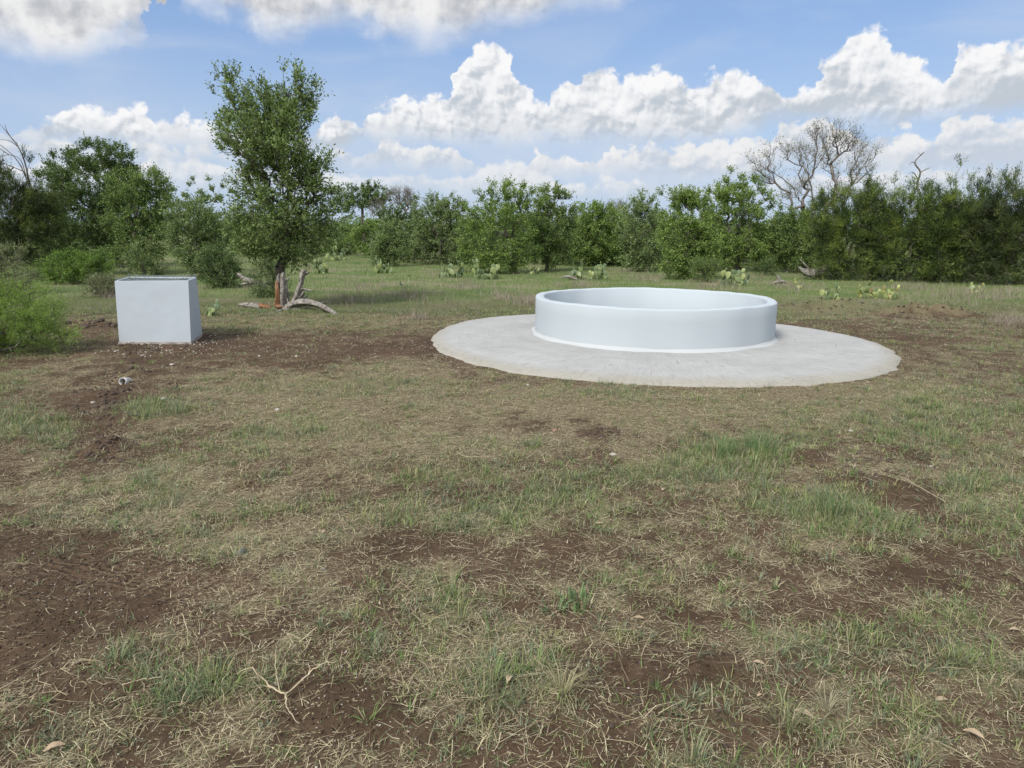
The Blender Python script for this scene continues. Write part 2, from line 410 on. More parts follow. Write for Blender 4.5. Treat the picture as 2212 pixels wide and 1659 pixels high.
GREEN = [zone(*z) for z in [
    (1560, 1000, 150, 40, 1.1), (1620, 985, 90, 30, .8), (1820, 1075, 90, 45, .9), (1310, 1040, 130, 30, .5), (1000, 1090, 260, 60, .45), (1250, 1110, 300, 50, .4), (300, 885, 110, 25, .8), (120, 940, 150, 40, .6), (20, 880, 90, 40, .45), (380, 880, 90, 20, .4),
    (1950, 930, 300, 50, .4), (2120, 860, 180, 50, .5), (1700, 1110, 150, 50, .5), (2120, 1050, 160, 60, .45), (1950, 1500, 330, 180, .22), (2100, 1400, 200, 80, .2), (1750, 1380, 170, 40, .35), (400, 1480, 150, 60, .55), (240, 1590, 250, 70, .45), (250, 1400, 110, 60, .5),
    (500, 1110, 190, 60, .35), (950, 1280, 150, 40, .3), (1230, 1300, 80, 25, .3), (850, 1600, 200, 60, .25), (1620, 1640, 120, 50, .3), (640, 940, 90, 30, .25), (850, 1010, 160, 30, .3), (420, 820, 180, 15, .15),
    (1100, 612, 1300, 34, 1.0), (500, 650, 500, 20, .6), (2000, 640, 300, 25, .7), (60, 740, 100, 30, .7)]]
STRAWZ = [zone(*z) for z in [
    (1400, 880, 500, 50, .55), (700, 900, 260, 60, .5), (1900, 850, 260, 40, .45), (900, 800, 160, 30, .45), (300, 1050, 320, 50, .4), (520, 1150, 170, 60, .35), (1900, 1020, 220, 30, .35), (200, 790, 200, 40, .3), (640, 690, 480, 18, .5), (1100, 955, 300, 30, .4), (560, 830, 150, 30, .3),
    (1950, 676, 250, 16, .9), (1800, 662, 150, 12, .8), (1300, 870, 600, 45, .3), (750, 850, 300, 60, .3), (930, 1230, 60, 22, .4), (1050, 1400, 160, 60, .25), (1350, 985, 120, 25, .3)]]
def zsum(Z, x, y, nz):
    s = np.zeros_like(x)
    for c, Mi, amp, sh in Z:
        dx = x - c[0]; dy = y - c[1]
        q = (Mi[0, 0] * dx + Mi[0, 1] * dy) ** 2 + (Mi[1, 0] * dx + Mi[1, 1] * dy) ** 2
        s += amp * np.exp(-(q * (0.75 + nz * 0.9)) ** 1.2 * 0.8)
    return s
def fields(x, y):
    nz = fbm(x * 1.6, y * 1.6, 5) ; n2 = fbm(x * 3.7, y * 3.7, 31, 3); n3 = fbm(x * 0.9 + 40, y * 0.9, 77, 4); n4 = fbm(x * 7, y * 7, 53, 2); n5 = fbm(x * 21, y * 21, 63, 2)
    far = np.clip((y - 12.5) / 3.5, 0, 1)
    b = np.clip(0.02 * (1 - far) + 0.9 * zsum(BARE, x, y, nz) + (nz - 0.5) * 1.3 + (n4 - 0.5) * 0.9 + (n5 - 0.5) * .5, 0, 1)
    g = np.clip(0.30 + 0.28 * far + zsum(GREEN, x, y, n2) + (n3 - 0.5) * 0.9 + (n2 - 0.5) * 1.1 + (n4 - 0.5) * 1.0 + (n5 - .5) * .6 - 0.55 * b, 0, 1)
    s = np.clip(0.50 * (1 - 0.75 * far) + zsum(STRAWZ, x, y, n2) + (n2 - 0.5) * 0.9 - (n4 - 0.5) * 0.7 + (n5 - .5) * .8 - 0.45 * b, 0, 1)
    return b, g, s
RING_C = np.array([2.185, 10.62]); PAD_C = np.array([2.17, 10.6])
PAD_A = np.radians([-180, -140, -124, -103, -84, -64, -29, -4, 28, 60, 90, 122, 146, 180])
PAD_R = np.array([3.40, 3.53, 3.58, 3.51, 3.53, 3.65, 3.45, 3.31, 2.97, 3.0, 3.1, 3.24, 3.5, 3.40])
def pad_r(th): return np.interp(np.mod(th + np.pi, 2 * np.pi) - np.pi, PAD_A, PAD_R)
def in_pad(x, y, grow=0.0):
    dx, dy = x - PAD_C[0], y - PAD_C[1]
    return np.hypot(dx, dy) < pad_r(np.arctan2(dy, dx)) + grow
MOUNDS = []                         # x, y, rx, ry, angle, height
def mound(px0, py0, px1, py1, w, h):
    a_, b_ = G(px0, py0)[:2], G(px1, py1)[:2]
    MOUNDS.append((*(a_ + b_) / 2, max(np.linalg.norm(b_ - a_) / 2, w), w, math.atan2(*(b_ - a_)[::-1]), h))
mound(1700, 970, 1860, 1045, .16, .07); mound(1850, 1040, 1990, 1090, .2, .06)
mound(1720, 662, 1880, 662, .26, .20); mound(1880, 672, 2120, 685, .26, .23); mound(1700, 700, 1800, 690, .3, .05)
mound(190, 975, 260, 955, .16, .09); mound(160, 860, 250, 850, .2, .05); mound(240, 800, 330, 810, .22, .05); mound(1270, 938, 1330, 936, .12, .035)
mound(200, 703, 250, 700, .2, .08); mound(260, 748, 300, 752, .12, .05); mound(340, 750, 400, 752, .12, .04)
def height(x, y):
    x = np.asarray(x, float); y = np.asarray(y, float)
    near = np.exp(-np.maximum(np.hypot(x, y - 8) - 12, 0) / 10)
    h = (fbm(x * 0.5, y * 0.5, 3, 3) - 0.5) * 0.05 * near + (fbm(x * 4, y * 4, 8, 4) - 0.5) * 0.04 * near + (fbm(x * 14, y * 14, 28, 3) - 0.5) * 0.018 * near + (fbm(x * .06, y * .06, 12, 3) - 0.5) * 0.25 * (1 - near) * (y > 0)
    for mx, my, rx, ry, an, hh in MOUNDS:
        dx, dy = x - mx, y - my; c, s = math.cos(an), math.sin(an)
        q = ((dx * c + dy * s) / rx) ** 2 + ((-dx * s + dy * c) / ry) ** 2
        h = h + hh * np.exp(-q * 1.2) * (0.45 + 1.1 * fbm(x * 7, y * 7, 19, 4))
    pd = np.exp(-np.maximum(np.hypot(x - PAD_C[0], y - PAD_C[1]) - 3.6, 0) * 2.0)
    return h * (1 - 0.55 * pd)
def gz(p): p = np.asarray(p); return float(height(p[0], p[1]))
def on(px, py, dz=0.0):
    p = G(px, py); return np.array([p[0], p[1], gz(p) + dz])

def axis(lo, hi, c0, c1, step, grow):
    mid = list(np.arange(c0, c1, step)); s = step; up = [mid[-1]]
    while up[-1] < hi: s *= grow; up.append(up[-1] + s)
    s = step; dn = [mid[0]]
    while dn[-1] > lo: s *= grow; dn.append(dn[-1] - s)
    return np.array(dn[1:][::-1] + mid + up[1:])
def build_ground():
    gx = axis(-4000, 4000, -3.6, 4.4, 0.032, 1.035); gy = axis(-4000, 4500, 1.3, 8.0, 0.032, 1.03)
    X, Y = np.meshgrid(gx, gy); x, y = X.ravel(), Y.ravel()
    z = height(x, y)
    ins = in_pad(x, y, -0.25); z[ins] = -0.02
    blk = (x > -5.9) & (x < -4.75) & (y > 9.8) & (y < 10.6); z[blk] = -0.02
    nx, ny = len(gx), len(gy)
    i = (np.arange(ny - 1)[:, None] * nx + np.arange(nx - 1)[None]).ravel()
    b, g, s = fields(x, y)
    tr = zsum([zone(200, 1220, 210, 90, 1.0), zone(1500, 1560, 200, 70, .6), zone(1000, 1190, 150, 20, .5)], x, y, np.full_like(x, .3))
    m, nt, bs, out = new_mat('earth')
    co = obj_co(nt)
    A, Gn, St, Tr = attr(nt, 'bare'), attr(nt, 'green'), attr(nt, 'straw'), attr(nt, 'tread')
    n1 = noise(co, 2.2, 6, 0.6); n2 = noise(co, 22, 5, 0.65); n3 = noise(co, 90, 3, 0.6)
    soil = ramp((n1 * 0.55 + n2 * 0.45), [(0.30, (0.042, 0.028, 0.017)), (0.48, (0.076, 0.051, 0.032)), (0.60, (0.108, 0.075, 0.049)), (0.72, (0.155, 0.113, 0.077))])
    red = smooth(noise(co, 0.9, 3, 0.5), 0.5, 0.7)
    soil = mixc(red * 0.28, soil, (0.10, 0.055, 0.036))
    vo = nt.nodes.new('ShaderNodeTexVoronoi'); vo.inputs['Scale'].default_value = 55; nt.links.new(co.s, vo.inputs['Vector'])
    vc = nt.nodes.new('ShaderNodeSeparateColor'); nt.links.new(vo.outputs['Color'], vc.inputs[0])
    grit = smooth(NX(vo.outputs['Distance']), 0.30, 0.18) * smooth(NX(vc.outputs[0]), 0.90, 0.93)
    soil = mixc(grit * 0.75, soil, (0.36, 0.31, 0.25))
    thatch = ramp(n2 * 0.6 + n3 * 0.4, [(0.32, (0.10, 0.078, 0.05)), (0.5, (0.20, 0.17, 0.10)), (0.68, (0.33, 0.29, 0.175))])
    grass = ramp(n2 * 0.5 + n1 * 0.5, [(0.32, (0.055, 0.07, 0.03)), (0.5, (0.11, 0.13, 0.06)), (0.68, (0.18, 0.19, 0.10))])
    c = mixc(smooth(St + (n3 - 0.5) * 0.8, 0.35, 0.95) * 0.62, soil, thatch)
    c = mixc(smooth(Gn + (n2 - 0.5) * 0.7, 0.45, 0.95) * 0.5, c, grass)
    # far meadow: grass, dry and purple-grey seed heads in drifts
    sp = nt.nodes.new('ShaderNodeSeparateXYZ'); nt.links.new(co.s, sp.inputs[0])
    farf = smooth(NX(sp.outputs[1]), 13.0, 20.0)
    fn = noise(co, 0.45, 6, 0.6)
    fc = ramp(fn, [(0.34, (0.09, 0.135, 0.045)), (0.48, (0.135, 0.175, 0.065)), (0.57, (0.19, 0.19, 0.10)), (0.68, (0.24, 0.205, 0.16))])
    c = mixc(farf, c, fc)
    nt.links.new(c.s, bs.inputs['Base Color']); bs.inputs['Roughness'].default_value = 0.95; bs.inputs['Specular IOR Level'].default_value = 0.1
    wv = nt.nodes.new('ShaderNodeTexWave'); wv.inputs['Scale'].default_value = 7.0; wv.inputs['Distortion'].default_value = 11.0; wv.inputs['Detail'].default_value = 3
    mp = nt.nodes.new('ShaderNodeMapping'); mp.inputs['Rotation'].default_value = (0, 0, R_(112)); nt.links.new(co.s, mp.inputs[0]); nt.links.new(mp.outputs[0], wv.inputs['Vector'])
    hgt = n2 * 0.6 + n3 * 0.25 + n1 * 0.4 + NX(wv.outputs['Fac']) * Tr * smooth(n1, 0.4, 0.55) * 0.35 + grit * 0.25
    bump(nt, bs, hgt, 0.9, 0.035)
    o = mesh_np('ground', np.stack([x, y, z], 1), np.stack([i, i + 1, i + 1 + nx, i + nx], 1), m, None, None, True, {'bare': b, 'green': g, 'straw': s, 'tread': tr})
    tag(o, kind='structure')
build_ground()

# ------------------------------------------------------------------ pool ring and pad
def paint_mat(name, base, sc=1.0):
    m, nt, b, out = new_mat(name)
    co = obj_co(nt)
    n1 = noise(co, 0.6 * sc, 3, 0.5); n2 = noise(co, 35 * sc, 4, 0.6)
    mp = nt.nodes.new('ShaderNodeMapping'); mp.inputs['Scale'].default_value = (1, 1, 6); nt.links.new(co.s, mp.inputs[0])
    n3 = noise(NX(mp.outputs[0]), 2.2, 5, 0.6, 0.6)
    c = mixc(smooth(n1, 0.35, 0.65), tuple(v * 0.965 for v in base), base)
    c = mixc(smooth(n3, 0.56, 0.72) * 0.16, c, (base[0] * 0.92, base[1] * 0.93, base[2] * 0.94))
    # dust splashed on the foot
    sp = nt.nodes.new('ShaderNodeSeparateXYZ'); nt.links.new(co.s, sp.inputs[0])
    du = smooth(NX(sp.outputs[2]) + (n3 - 0.5) * 0.12, 0.10, 0.0) * 0.28
    c = mixc(du, c, (0.45, 0.40, 0.34))
    nt.links.new(c.s, b.inputs['Base Color']); b.inputs['Roughness'].default_value = 0.85; b.inputs['Specular IOR Level'].default_value = 0.2
    bump(nt, b, n2 * 0.3 + n3 * 0.35, 0.22, 0.008)
    return m
M_PAINT = paint_mat('pale_blue_paint', (0.430, 0.478, 0.505))
M_PAINT2 = paint_mat('pale_blue_block_paint', (0.440, 0.490, 0.535))
def build_pool():
    root = empty('water_trough', (RING_C[0], RING_C[1], 0.075))
    tag(root, 'large round empty trough with pale blue painted concrete wall on the concrete pad', 'water trough')
    R1, R0, zb, zt = 1.829, 1.69, 0.0, 0.562
    n = 192
    th = np.arange(n) / n * 2 * np.pi
    def lathe(prof, wob=0.006, zw=0.004):
        V = []
        for r, z, w in prof:
            rr_ = r + w * wob * (np.sin(th * 9 + 1) + 0.7 * np.sin(th * 17 + 2.2)) ; zz = z + w * zw * (np.sin(th * 5 + .3) + .6 * np.sin(th * 23))
            V.append(np.stack([RING_C[0] + rr_ * np.cos(th), RING_C[1] + rr_ * np.sin(th), 0.075 + zz], 1))
        V = np.concatenate(V); i = np.arange(len(prof) - 1)[:, None] * n; j = np.arange(n)[None]; j2 = (j + 1) % n
        return V, np.stack([i + j, i + j2, i + n + j2, i + n + j], -1).reshape(-1, 4)
    V, F = lathe([(R1 + .004, zb, 1), (R1 + .002, .2, 1), (R1, .4, 1), (R1, zt - .02, 1), (R1 - .006, zt - .007, 1), (R1 - .02, zt, 1), (R0 + .02, zt, 1), (R0 + .006, zt - .007, 1), (R0, zt - .02, 1), (R0, .25, 1), (R0, 0.0, 1)])
    mesh_np('wall', V, F, M_PAINT, root, None, True)
    V, F = lathe([(R1 + .062, -0.012, 2.2), (R1 + .056, 0.004, 2.0), (R1 + .036, .013, 1), (R1 + .013, .025, 1), (R1 + .001, .048, 1)], 0.008, 0.001)
    mesh_np('footing', V, F, M_PAINT, root, None, True)
    V, F = lathe([(R0 + .01, .03, 0), (1.0, .026, 0), (.4, .022, 0), (.01, .02, 0)])
    mesh_np('floor', V, F, M_PAINT, root, None, True)
    # pad
    m, nt, b, out = new_mat('swept_concrete')
    co = obj_co(nt)
    n1 = noise(co, 1.3, 5, 0.55); n2 = noise(co, 30, 5, 0.7); n3 = noise(co, 6, 4, 0.6)
    sp = nt.nodes.new('ShaderNodeSeparateXYZ'); nt.links.new(co.s, sp.inputs[0])
    ang = NX.m('ARCTAN2', NX(sp.outputs[1]), NX(sp.outputs[0])); rad = NX.m('SQRT', NX(sp.outputs[0]) * NX(sp.outputs[0]) + NX(sp.outputs[1]) * NX(sp.outputs[1]))
    pol = combine(ang * 60.0, rad * 2.6, 0.0)
    br = noise(pol, 1.0, 3, 0.6, 0.6)                                  # radial broom strokes
    arc = noise(combine(ang * 3.0, rad * 22.0, 4.0), 1.0, 3, 0.6, 0.4)
    c = ramp(n1 * 0.6 + n3 * 0.4, [(0.3, (0.31, 0.31, 0.295)), (0.5, (0.37, 0.372, 0.358)), (0.7, (0.42, 0.422, 0.41))])
    c = mixc(smooth(br, 0.56, 0.66) * smooth(n1, 0.44, 0.56) * 0.5, c, (0.24, 0.23, 0.21))
    c = mixc(smooth(arc, 0.60, 0.68) * 0.35, c, (0.27, 0.25, 0.22))
    vf = nt.nodes.new('ShaderNodeTexVoronoi'); vf.inputs['Scale'].default_value = 17; nt.links.new(co.s, vf.inputs['Vector'])
    vfc = nt.nodes.new('ShaderNodeSeparateColor'); nt.links.new(vf.outputs['Color'], vfc.inputs[0])
    c = mixc(smooth(NX(vf.outputs['Distance']), .22, .08) * smooth(NX(vfc.outputs[0]), .80, .84) * .6, c, (.17, .14, .11))
    c = mixc(smooth(noise(co, 2.4, 5, .7), .56, .70) * .12, c, (.26, .245, .215))
    c = mixc(smooth(noise(co, 75, 3, .7), .50, .66) * .22, c, (.22, .21, .195))
    ed = attr(nt, 'edge')
    c = mixc(smooth(ed + (n3 - 0.5) * 0.5, 0.35, 0.95) * 0.6, c, (0.30, 0.275, 0.215))
    wv2 = noise(co, 0.55, 3, 0.5, 3.0)
    crack = smooth(NX.m('ABSOLUTE', wv2 - 0.5), 0.0025, 0.0008) * smooth(noise(co, 0.7, 2), 0.55, 0.6)
    c = mixc(crack * 0.6, c, (0.25, 0.23, 0.2))
    nt.links.new(c.s, b.inputs['Base Color']); b.inputs['Roughness'].default_value = 0.92; b.inputs['Specular IOR Level'].default_value = 0.15
    bump(nt, b, n2 * 0.45 + br * 1.3 + arc * 0.7 + n3 * 0.5, 0.9, 0.012)
    n = 360; th = np.arange(n) / n * 2 * np.pi
    rr0 = pad_r(th); k_ = np.array([1, 2, 3, 4, 5, 6, 7, 6, 5, 4, 3, 2, 1.]); k_ /= k_.sum()
    rr0 = np.convolve(np.concatenate([rr0[-30:], rr0, rr0[:30]]), np.ones(25) / 25, 'same')[30:-30]
    jag = (fbm(np.cos(th) * 14, np.sin(th) * 14, 4, 4) - 0.5) * 0.10
    prof = [(0.0, .075, 0, 0), (.45, .078, 0, 0), (.55, .078, 0, 0), (.65, .076, 0, 0), (.75, .074, 0, .05), (.84, .070, 0, .15), (.90, .064, .2, .3), (.945, .056, .4, .6), (.975, .040, .8, .85), (.992, .015, 1, 1), (1.01, -.03, 1.2, 1), (1.02, -.12, 1.2, 1)]
    V = []; E_ = []
    for kf, z, jw, ee in prof:
        r = rr0 * kf + jag * jw
        zz = z + (fbm(np.cos(th) * r * 3, np.sin(th) * r * 3, 9, 4) - .5) * 0.012
        V.append(np.stack([PAD_C[0] + r * np.cos(th), PAD_C[1] + r * np.sin(th), zz], 1)); E_ += [ee] * n
    V = np.concatenate(V); i = np.arange(len(prof) - 1)[:, None] * n; j = np.arange(n)[None]; j2 = (j + 1) % n
    F = np.stack([i + j, i + n + j, i + n + j2, i + j2], -1).reshape(-1, 4)
    pr = empty('concrete_pad', (PAD_C[0], PAD_C[1], 0))
    o = mesh_np('concrete_pad', V, F, m, pr, None, True, {'edge': E_})
    o.parent = None; o.location = pr.location; bpy.data.objects.remove(pr)
    tag(o, 'wide rough round pale concrete pad spread under the round trough', 'concrete pad')
build_pool()

# ------------------------------------------------------------------ painted block with a water tank in its top
def build_block():
    c0 = np.array([-5.3, 10.2, 0.0])
    root = empty('concrete_tank', c0)
    tag(root, 'pale blue painted square concrete tank full of water left of the oak tree', 'water tank')
    bot = np.array([(-5.717, 9.736, -.03), (-4.683, 9.754, -.03), (-4.95, 10.72, -.03), (-5.99, 10.70, -.03)])
    top = np.array([(-5.675, 9.736, .895), (-4.630, 9.75, .905), (-4.862, 10.52, .905), (-5.95, 10.58, .90)])
    def wallgrid(a, b, c, d, nu=28, nv=24, bulge=0.007, sd=1):
        u = np.linspace(0, 1, nu); v = np.linspace(0, 1, nv); U, Vv = np.meshgrid(u, v); U = U.ravel()[:, None]; Vv = Vv.ravel()[:, None]
        P = (a * (1 - U) + b * U) * (1 - Vv) + (d * (1 - U) + c * U) * Vv
        nn = nrm(np.cross(b - a, d - a)); mask = (np.sin(np.pi * U) * np.sin(np.pi * Vv)) ** 0.4
        P = P + nn * mask * (fbm(U[:, 0] * 3, Vv[:, 0] * 3, sd, 3)[:, None] - .5) * 2 * bulge
        i = (np.arange(nv - 1)[:, None] * nu + np.arange(nu - 1)[None]).ravel()
        return P, np.stack([i, i + 1, i + 1 + nu, i + nu], 1)
    cen_t = top.mean(0)
    def inset(P, t): return P + (cen_t * [1, 1, 0] + P * [0, 0, 1] - P) * t
    mb = MB()
    for k_ in range(4):
        k2 = (k_ + 1) % 4
        mb.add(*wallgrid(bot[k_], bot[k2], top[k2], top[k_], sd=k_ + 3))
        # rounded lip then rim top then inside
        a1, b1 = inset(top[k_], .015) + [0, 0, .004], inset(top[k2], .015) + [0, 0, .004]
        a2, b2 = inset(top[k_], .055) + [0, 0, .004], inset(top[k2], .055) + [0, 0, .004]
        a3, b3 = inset(top[k_], .065) - [0, 0, .002], inset(top[k2], .065) - [0, 0, .002]
        a4, b4 = a3 - [0, 0, .3], b3 - [0, 0, .3]
        for q in ((top[k_], top[k2], b1, a1), (a1, b1, b2, a2), (a2, b2, b3, a3), (a3, b3, b4, a4)):
            mb.add(np.array(q), np.array([[0, 1, 2, 3]]))
    w = mb.build('wall', M_PAINT2, root, False)
    bm_mod = w.modifiers.new('weld', 'WELD'); bm_mod.merge_threshold = 0.0008
    for p in w.data.polygons: p.use_smooth = False
    # gravel-stained footing strip
    m, nt, b, out = new_mat('stained_footing'); nx_ = noise(obj_co(nt), 14, 5, .6)
    nt.links.new(ramp(nx_, [(.35, (.12, .105, .09)), (.65, (.28, .26, .24))]).s, b.inputs['Base Color']); b.inputs['Roughness'].default_value = .9
    mb = MB()
    cb = bot.mean(0)
    for k_ in range(4):
        k2 = (k_ + 1) % 4
        p, q = bot[k_], bot[k2]; u = np.linspace(0, 1, 24)[:, None]
        L = p * (1 - u) + q * u; o_ = nrm((L - cb) * [1, 1, 0]) 
        w_ = .006 + .02 * fbm(u[:, 0] * 9, u[:, 0] * 0 + k_, 6, 3)[:, None]
        V = np.concatenate([L + o_ * w_ * 1.3 + [0, 0, .0], L + o_ * w_ + [0, 0, .045], L - o_ * .01 + [0, 0, .052]])
        i = (np.arange(2)[:, None] * 24 + np.arange(23)[None]).ravel()
        mb.add(V, np.stack([i, i + 1, i + 25, i + 24], 1))
    mb.build('footing', m, root, True)
    # water
    m, nt, b, out = new_mat('tank_water'); b.inputs['Base Color'].default_value = (.03, .055, .045, 1); b.inputs['Roughness'].default_value = .12; b.inputs['Specular IOR Level'].default_value = .3; b.inputs['IOR'].default_value = 1.33
    bump(nt, b, noise(obj_co(nt), 5, 2), .08, .02)
    wv = np.array([inset(t, .064) for t in top]); wv[:, 2] = .8965
    mesh_np('water', wv, np.array([[0, 1, 2, 3]]), m, root)
    # wires strung round the rim on small corner pins
    m, nt, b, out = new_mat('galvanised_wire'); b.inputs['Base Color'].default_value = (.22, .25, .27, 1); b.inputs['Metallic'].default_value = .6; b.inputs['Roughness'].default_value = .4
    mb = MB(); pins = [inset(t, .035) + [0, 0, .012] for t in top]
    for p in pins:
        o = MB(); add_tube(o, [p - [0, 0, .01], p + [0, 0, .018], p + [.002, 0, .038]], [.006, .005, .004], 6); o.build('corner_pin', m, root)
    for dz in (.012, .026):
        for k_ in range(4):
            a_, b_ = pins[k_] + [0, 0, dz], pins[(k_ + 1) % 4] + [0, 0, dz]
            u = np.linspace(0, 1, 10)[:, None]; L = a_ * (1 - u) + b_ * u; L[:, 2] -= .012 * np.sin(np.pi * u[:, 0]); add_tube(mb, L, np.full(10, .0022), 5)
    for k_ in range(6):
        u = (k_ + 1) / 7
        a_ = pins[0] * (1 - u) + pins[1] * u; b_ = pins[3] * (1 - u) + pins[2] * u
        L = np.array([a_ + [0, 0, .004], (a_ + b_) / 2 - [0, 0, .006], b_ + [0, 0, .006]]); add_tube(mb, L, np.full(3, .002), 5)
    mb.build('wire_cover', m, root)
build_block()

# ------------------------------------------------------------------ trees
def lobe_pts(lobes, n, shell=0.55):
    """lobes: (cx,cy,cz,rx,ry,rz); points spread through their volume, denser to the outside"""
    L = np.array(lobes); w = (L[:, 3] * L[:, 5]) * np.sqrt(L[:, 4]); w /= w.sum()
    k_ = rng.choice(len(L), n, p=w); d = nrm(rng.normal(size=(n, 3))); r = rng.uniform(0, 1, n) ** (1 / 3 * (1 - shell) + .0001 + .05)
    return L[k_, :3] + d * r[:, None] * L[k_, 3:]
def grow(base, pts, trunk_top, r_tip, expo=0.42, r_base=None, bend=0.12, inner=0.25):
    """skeleton joining every crown point to the trunk; returns nodes, parents, radii, tip ids"""
    base = np.asarray(base, float); tt = np.asarray(trunk_top, float)
    nodes = [base]; par = [-1]
    k = 5
    for i in range(1, k + 1):
        u = i / k
        p = base * (1 - u) + tt * u; p = p + np.array([*(rng.normal(size=2) * np.linalg.norm(tt - base) * 0.025), 0]) * (i < k)
        nodes.append(p); par.append(len(nodes) - 2)
    start = len(nodes) - 1
    order = np.argsort(np.linalg.norm(pts - tt, axis=1))
    dist = {i: 0.0 for i in range(len(nodes))}
    N = np.zeros((len(nodes) + 3 * len(pts) + 5, 3)); N[:len(nodes)] = nodes; n = len(nodes)
    cost = np.zeros(len(N)); cost[:n] = 0; cost[:max(start - 2, 1)] = 1e3
    tips = []
    for j in order:
        p = pts[j]
        dv = p - N[:n]; dl = np.linalg.norm(dv, axis=1)
        pen = np.maximum(0, N[:n, 2] - p[2]) * 0.6
        q = int(np.argmin(dl + inner * cost[:n] + pen))
        a_ = N[q]; L = dl[q]
        mid = a_ * 0.5 + p * 0.5 + rng.normal(size=3) * L * bend + np.array([0, 0, -0.05 * L])
        if L > 0.15:
            N[n] = mid; par.append(q); cost[n] = cost[q] + L / 2; q = n; n += 1
        N[n] = p; par.append(q); cost[n] = cost[q] + L / 2; tips.append(n); n += 1
    par = np.array(par); N = N[:n]
    cnt = np.zeros(n)
    cnt[tips] = 1
    for i in range(n - 1, 0, -1): cnt[par[i]] += cnt[i]
    rad = r_tip * np.maximum(cnt, 1) ** expo
    if r_base is not None:
        f = np.clip(cnt / cnt.max(), 0, 1); s = r_base / rad[0]; rad = rad * (1 + (s - 1) * f ** 0.5)
    rad[0] *= 1.35; rad[1] *= 1.05
    return N, par, rad, np.array(tips)
def limb_mesh(N, par, rad, sides=6):
    i = np.arange(1, len(N)); P0, P1 = N[par[i]], N[i]
    R1 = rad[i]; R0 = np.minimum(rad[par[i]], R1 * 1.5)
    R0[:5] = rad[par[i]][:5]
    return segs(P0, P1 + nrm(P1 - P0) * R1[:, None] * 0.4, R0, R1, sides)
def shoots(P, out, n_each, L, up=0.35, spread=0.9):
    P = np.repeat(P, n_each, 0); O = np.repeat(out, n_each, 0)
    d = nrm(O * 0.8 + rng.normal(size=P.shape) * spread * 0.6 + np.array([0, 0, up]))
    l = L * rng.uniform(0.45, 1.25, len(P))
    return P, d, l
def leaves(P, d, l, n_each, size, aspect=0.5, along=0.55, jit=0.03, lw=1.0):
    """leaves set along shoots P + d*l"""
    n = len(P) * n_each
    t = rng.uniform(0.05, 1.08, n); k_ = np.repeat(np.arange(len(P)), n_each)
    c = P[k_] + d[k_] * (t * l[k_])[:, None] + rng.normal(size=(n, 3)) * jit
    rv = nrm(rng.normal(size=(n, 3)))
    ax = nrm(d[k_] * along + rv * (1 - along)); nn = nrm(np.cross(ax, nrm(rng.normal(size=(n, 3)) + 0)))
    s = size * rng.uniform(0.6, 1.3, n)[:, None]
    tip = c + ax * s; w = nn * s * aspect * 0.5; mid = c + ax * s * 0.5
    V = np.stack([c, mid + w, tip, mid - w], 1).reshape(-1, 3)
    F = np.arange(n * 4).reshape(-1, 4)
    return V, F
def crown_leaves(N, tips, cen, size, n_sh, n_lf, L, aspect=.5, up=.35, spread=.9, jit=.03, along=.5):
    P = N[tips]; out = nrm(P - cen)
    sp, d, l = shoots(P, out, n_sh, L, up, spread)
    return leaves(sp, d, l, n_lf, size, aspect, along, jit), (sp, d, l)
def tree(name, label, cat, lobes, base, trunk_h, npts, mat, bark=None, size=.055, n_sh=6, n_lf=9, L=.28, r_tip=.006, r_base=None, aspect=.5, up=.35, spread=.9, twigs=True, group=None, jit=.03, shell=.55, along=.5, bend=.12, trunk_top=None, bare_twigs=0, twlen=(.2, .7)):
    base = np.array([base[0], base[1], gz(base) - .03])
    root = empty(name, base); tag(root, label, cat, group)
    pts = lobe_pts(lobes, npts, shell)
    pts[:, 2] = np.maximum(pts[:, 2], base[2] + 0.12)
    cen = np.average(np.array(lobes)[:, :3], axis=0, weights=np.array(lobes)[:, 3])
    tt = np.array(trunk_top) if trunk_top is not None else np.array([base[0] * .6 + cen[0] * .4, base[1] * .6 + cen[1] * .4, base[2] + trunk_h])
    N, par, rad, tips = grow(base, pts, tt, r_tip, r_base=r_base, bend=bend)
    V, F = limb_mesh(N, par, rad)
    (LV, LF), (sp, d, l) = crown_leaves(N, tips, cen, size, n_sh, n_lf, L, aspect, up, spread, jit, along)
    tv, tf = [V], [F]; n0 = len(V)
    if twigs:
        k_ = rng.random(len(sp)) < .6
        v2, f2 = segs(sp[k_], sp[k_] + d[k_] * l[k_][:, None], np.full(k_.sum(), r_tip * .6), np.full(k_.sum(), r_tip * .25), 3)
        tv.append(v2); tf.append(f2 + n0); n0 += len(v2)
    if bare_twigs:
        k_ = rng.choice(len(N) - 6, bare_twigs) + 6; a_ = N[k_]; dr = nrm(rng.normal(size=a_.shape) + nrm(a_ - cen) + [0, 0, -.1]); ll = rng.uniform(*twlen, len(a_))[:, None]
        v2, f2 = segs(a_, a_ + dr * ll, np.full(len(a_), r_tip * .9), np.full(len(a_), r_tip * .3), 3); tv.append(v2); tf.append(f2 + n0)
    mesh_np('trunk', np.concatenate(tv), np.concatenate(tf), bark or M_BARK, root, None, True)
    mesh_np('crown', LV, LF, mat, root)
    return root
def plobes(dep, spec, thick=1.0):
    """lobes given where they show in the photograph, at depth dep, with real size"""
    k_ = dep / FPX; out = []
    for cx, cy, rx, ry in spec:
        p = D(cx, cy, dep); out.append((p[0], p[1] + rng.normal() * rx * k_ * .25, p[2], rx * k_, rx * k_ * thick, ry * k_))
    return out
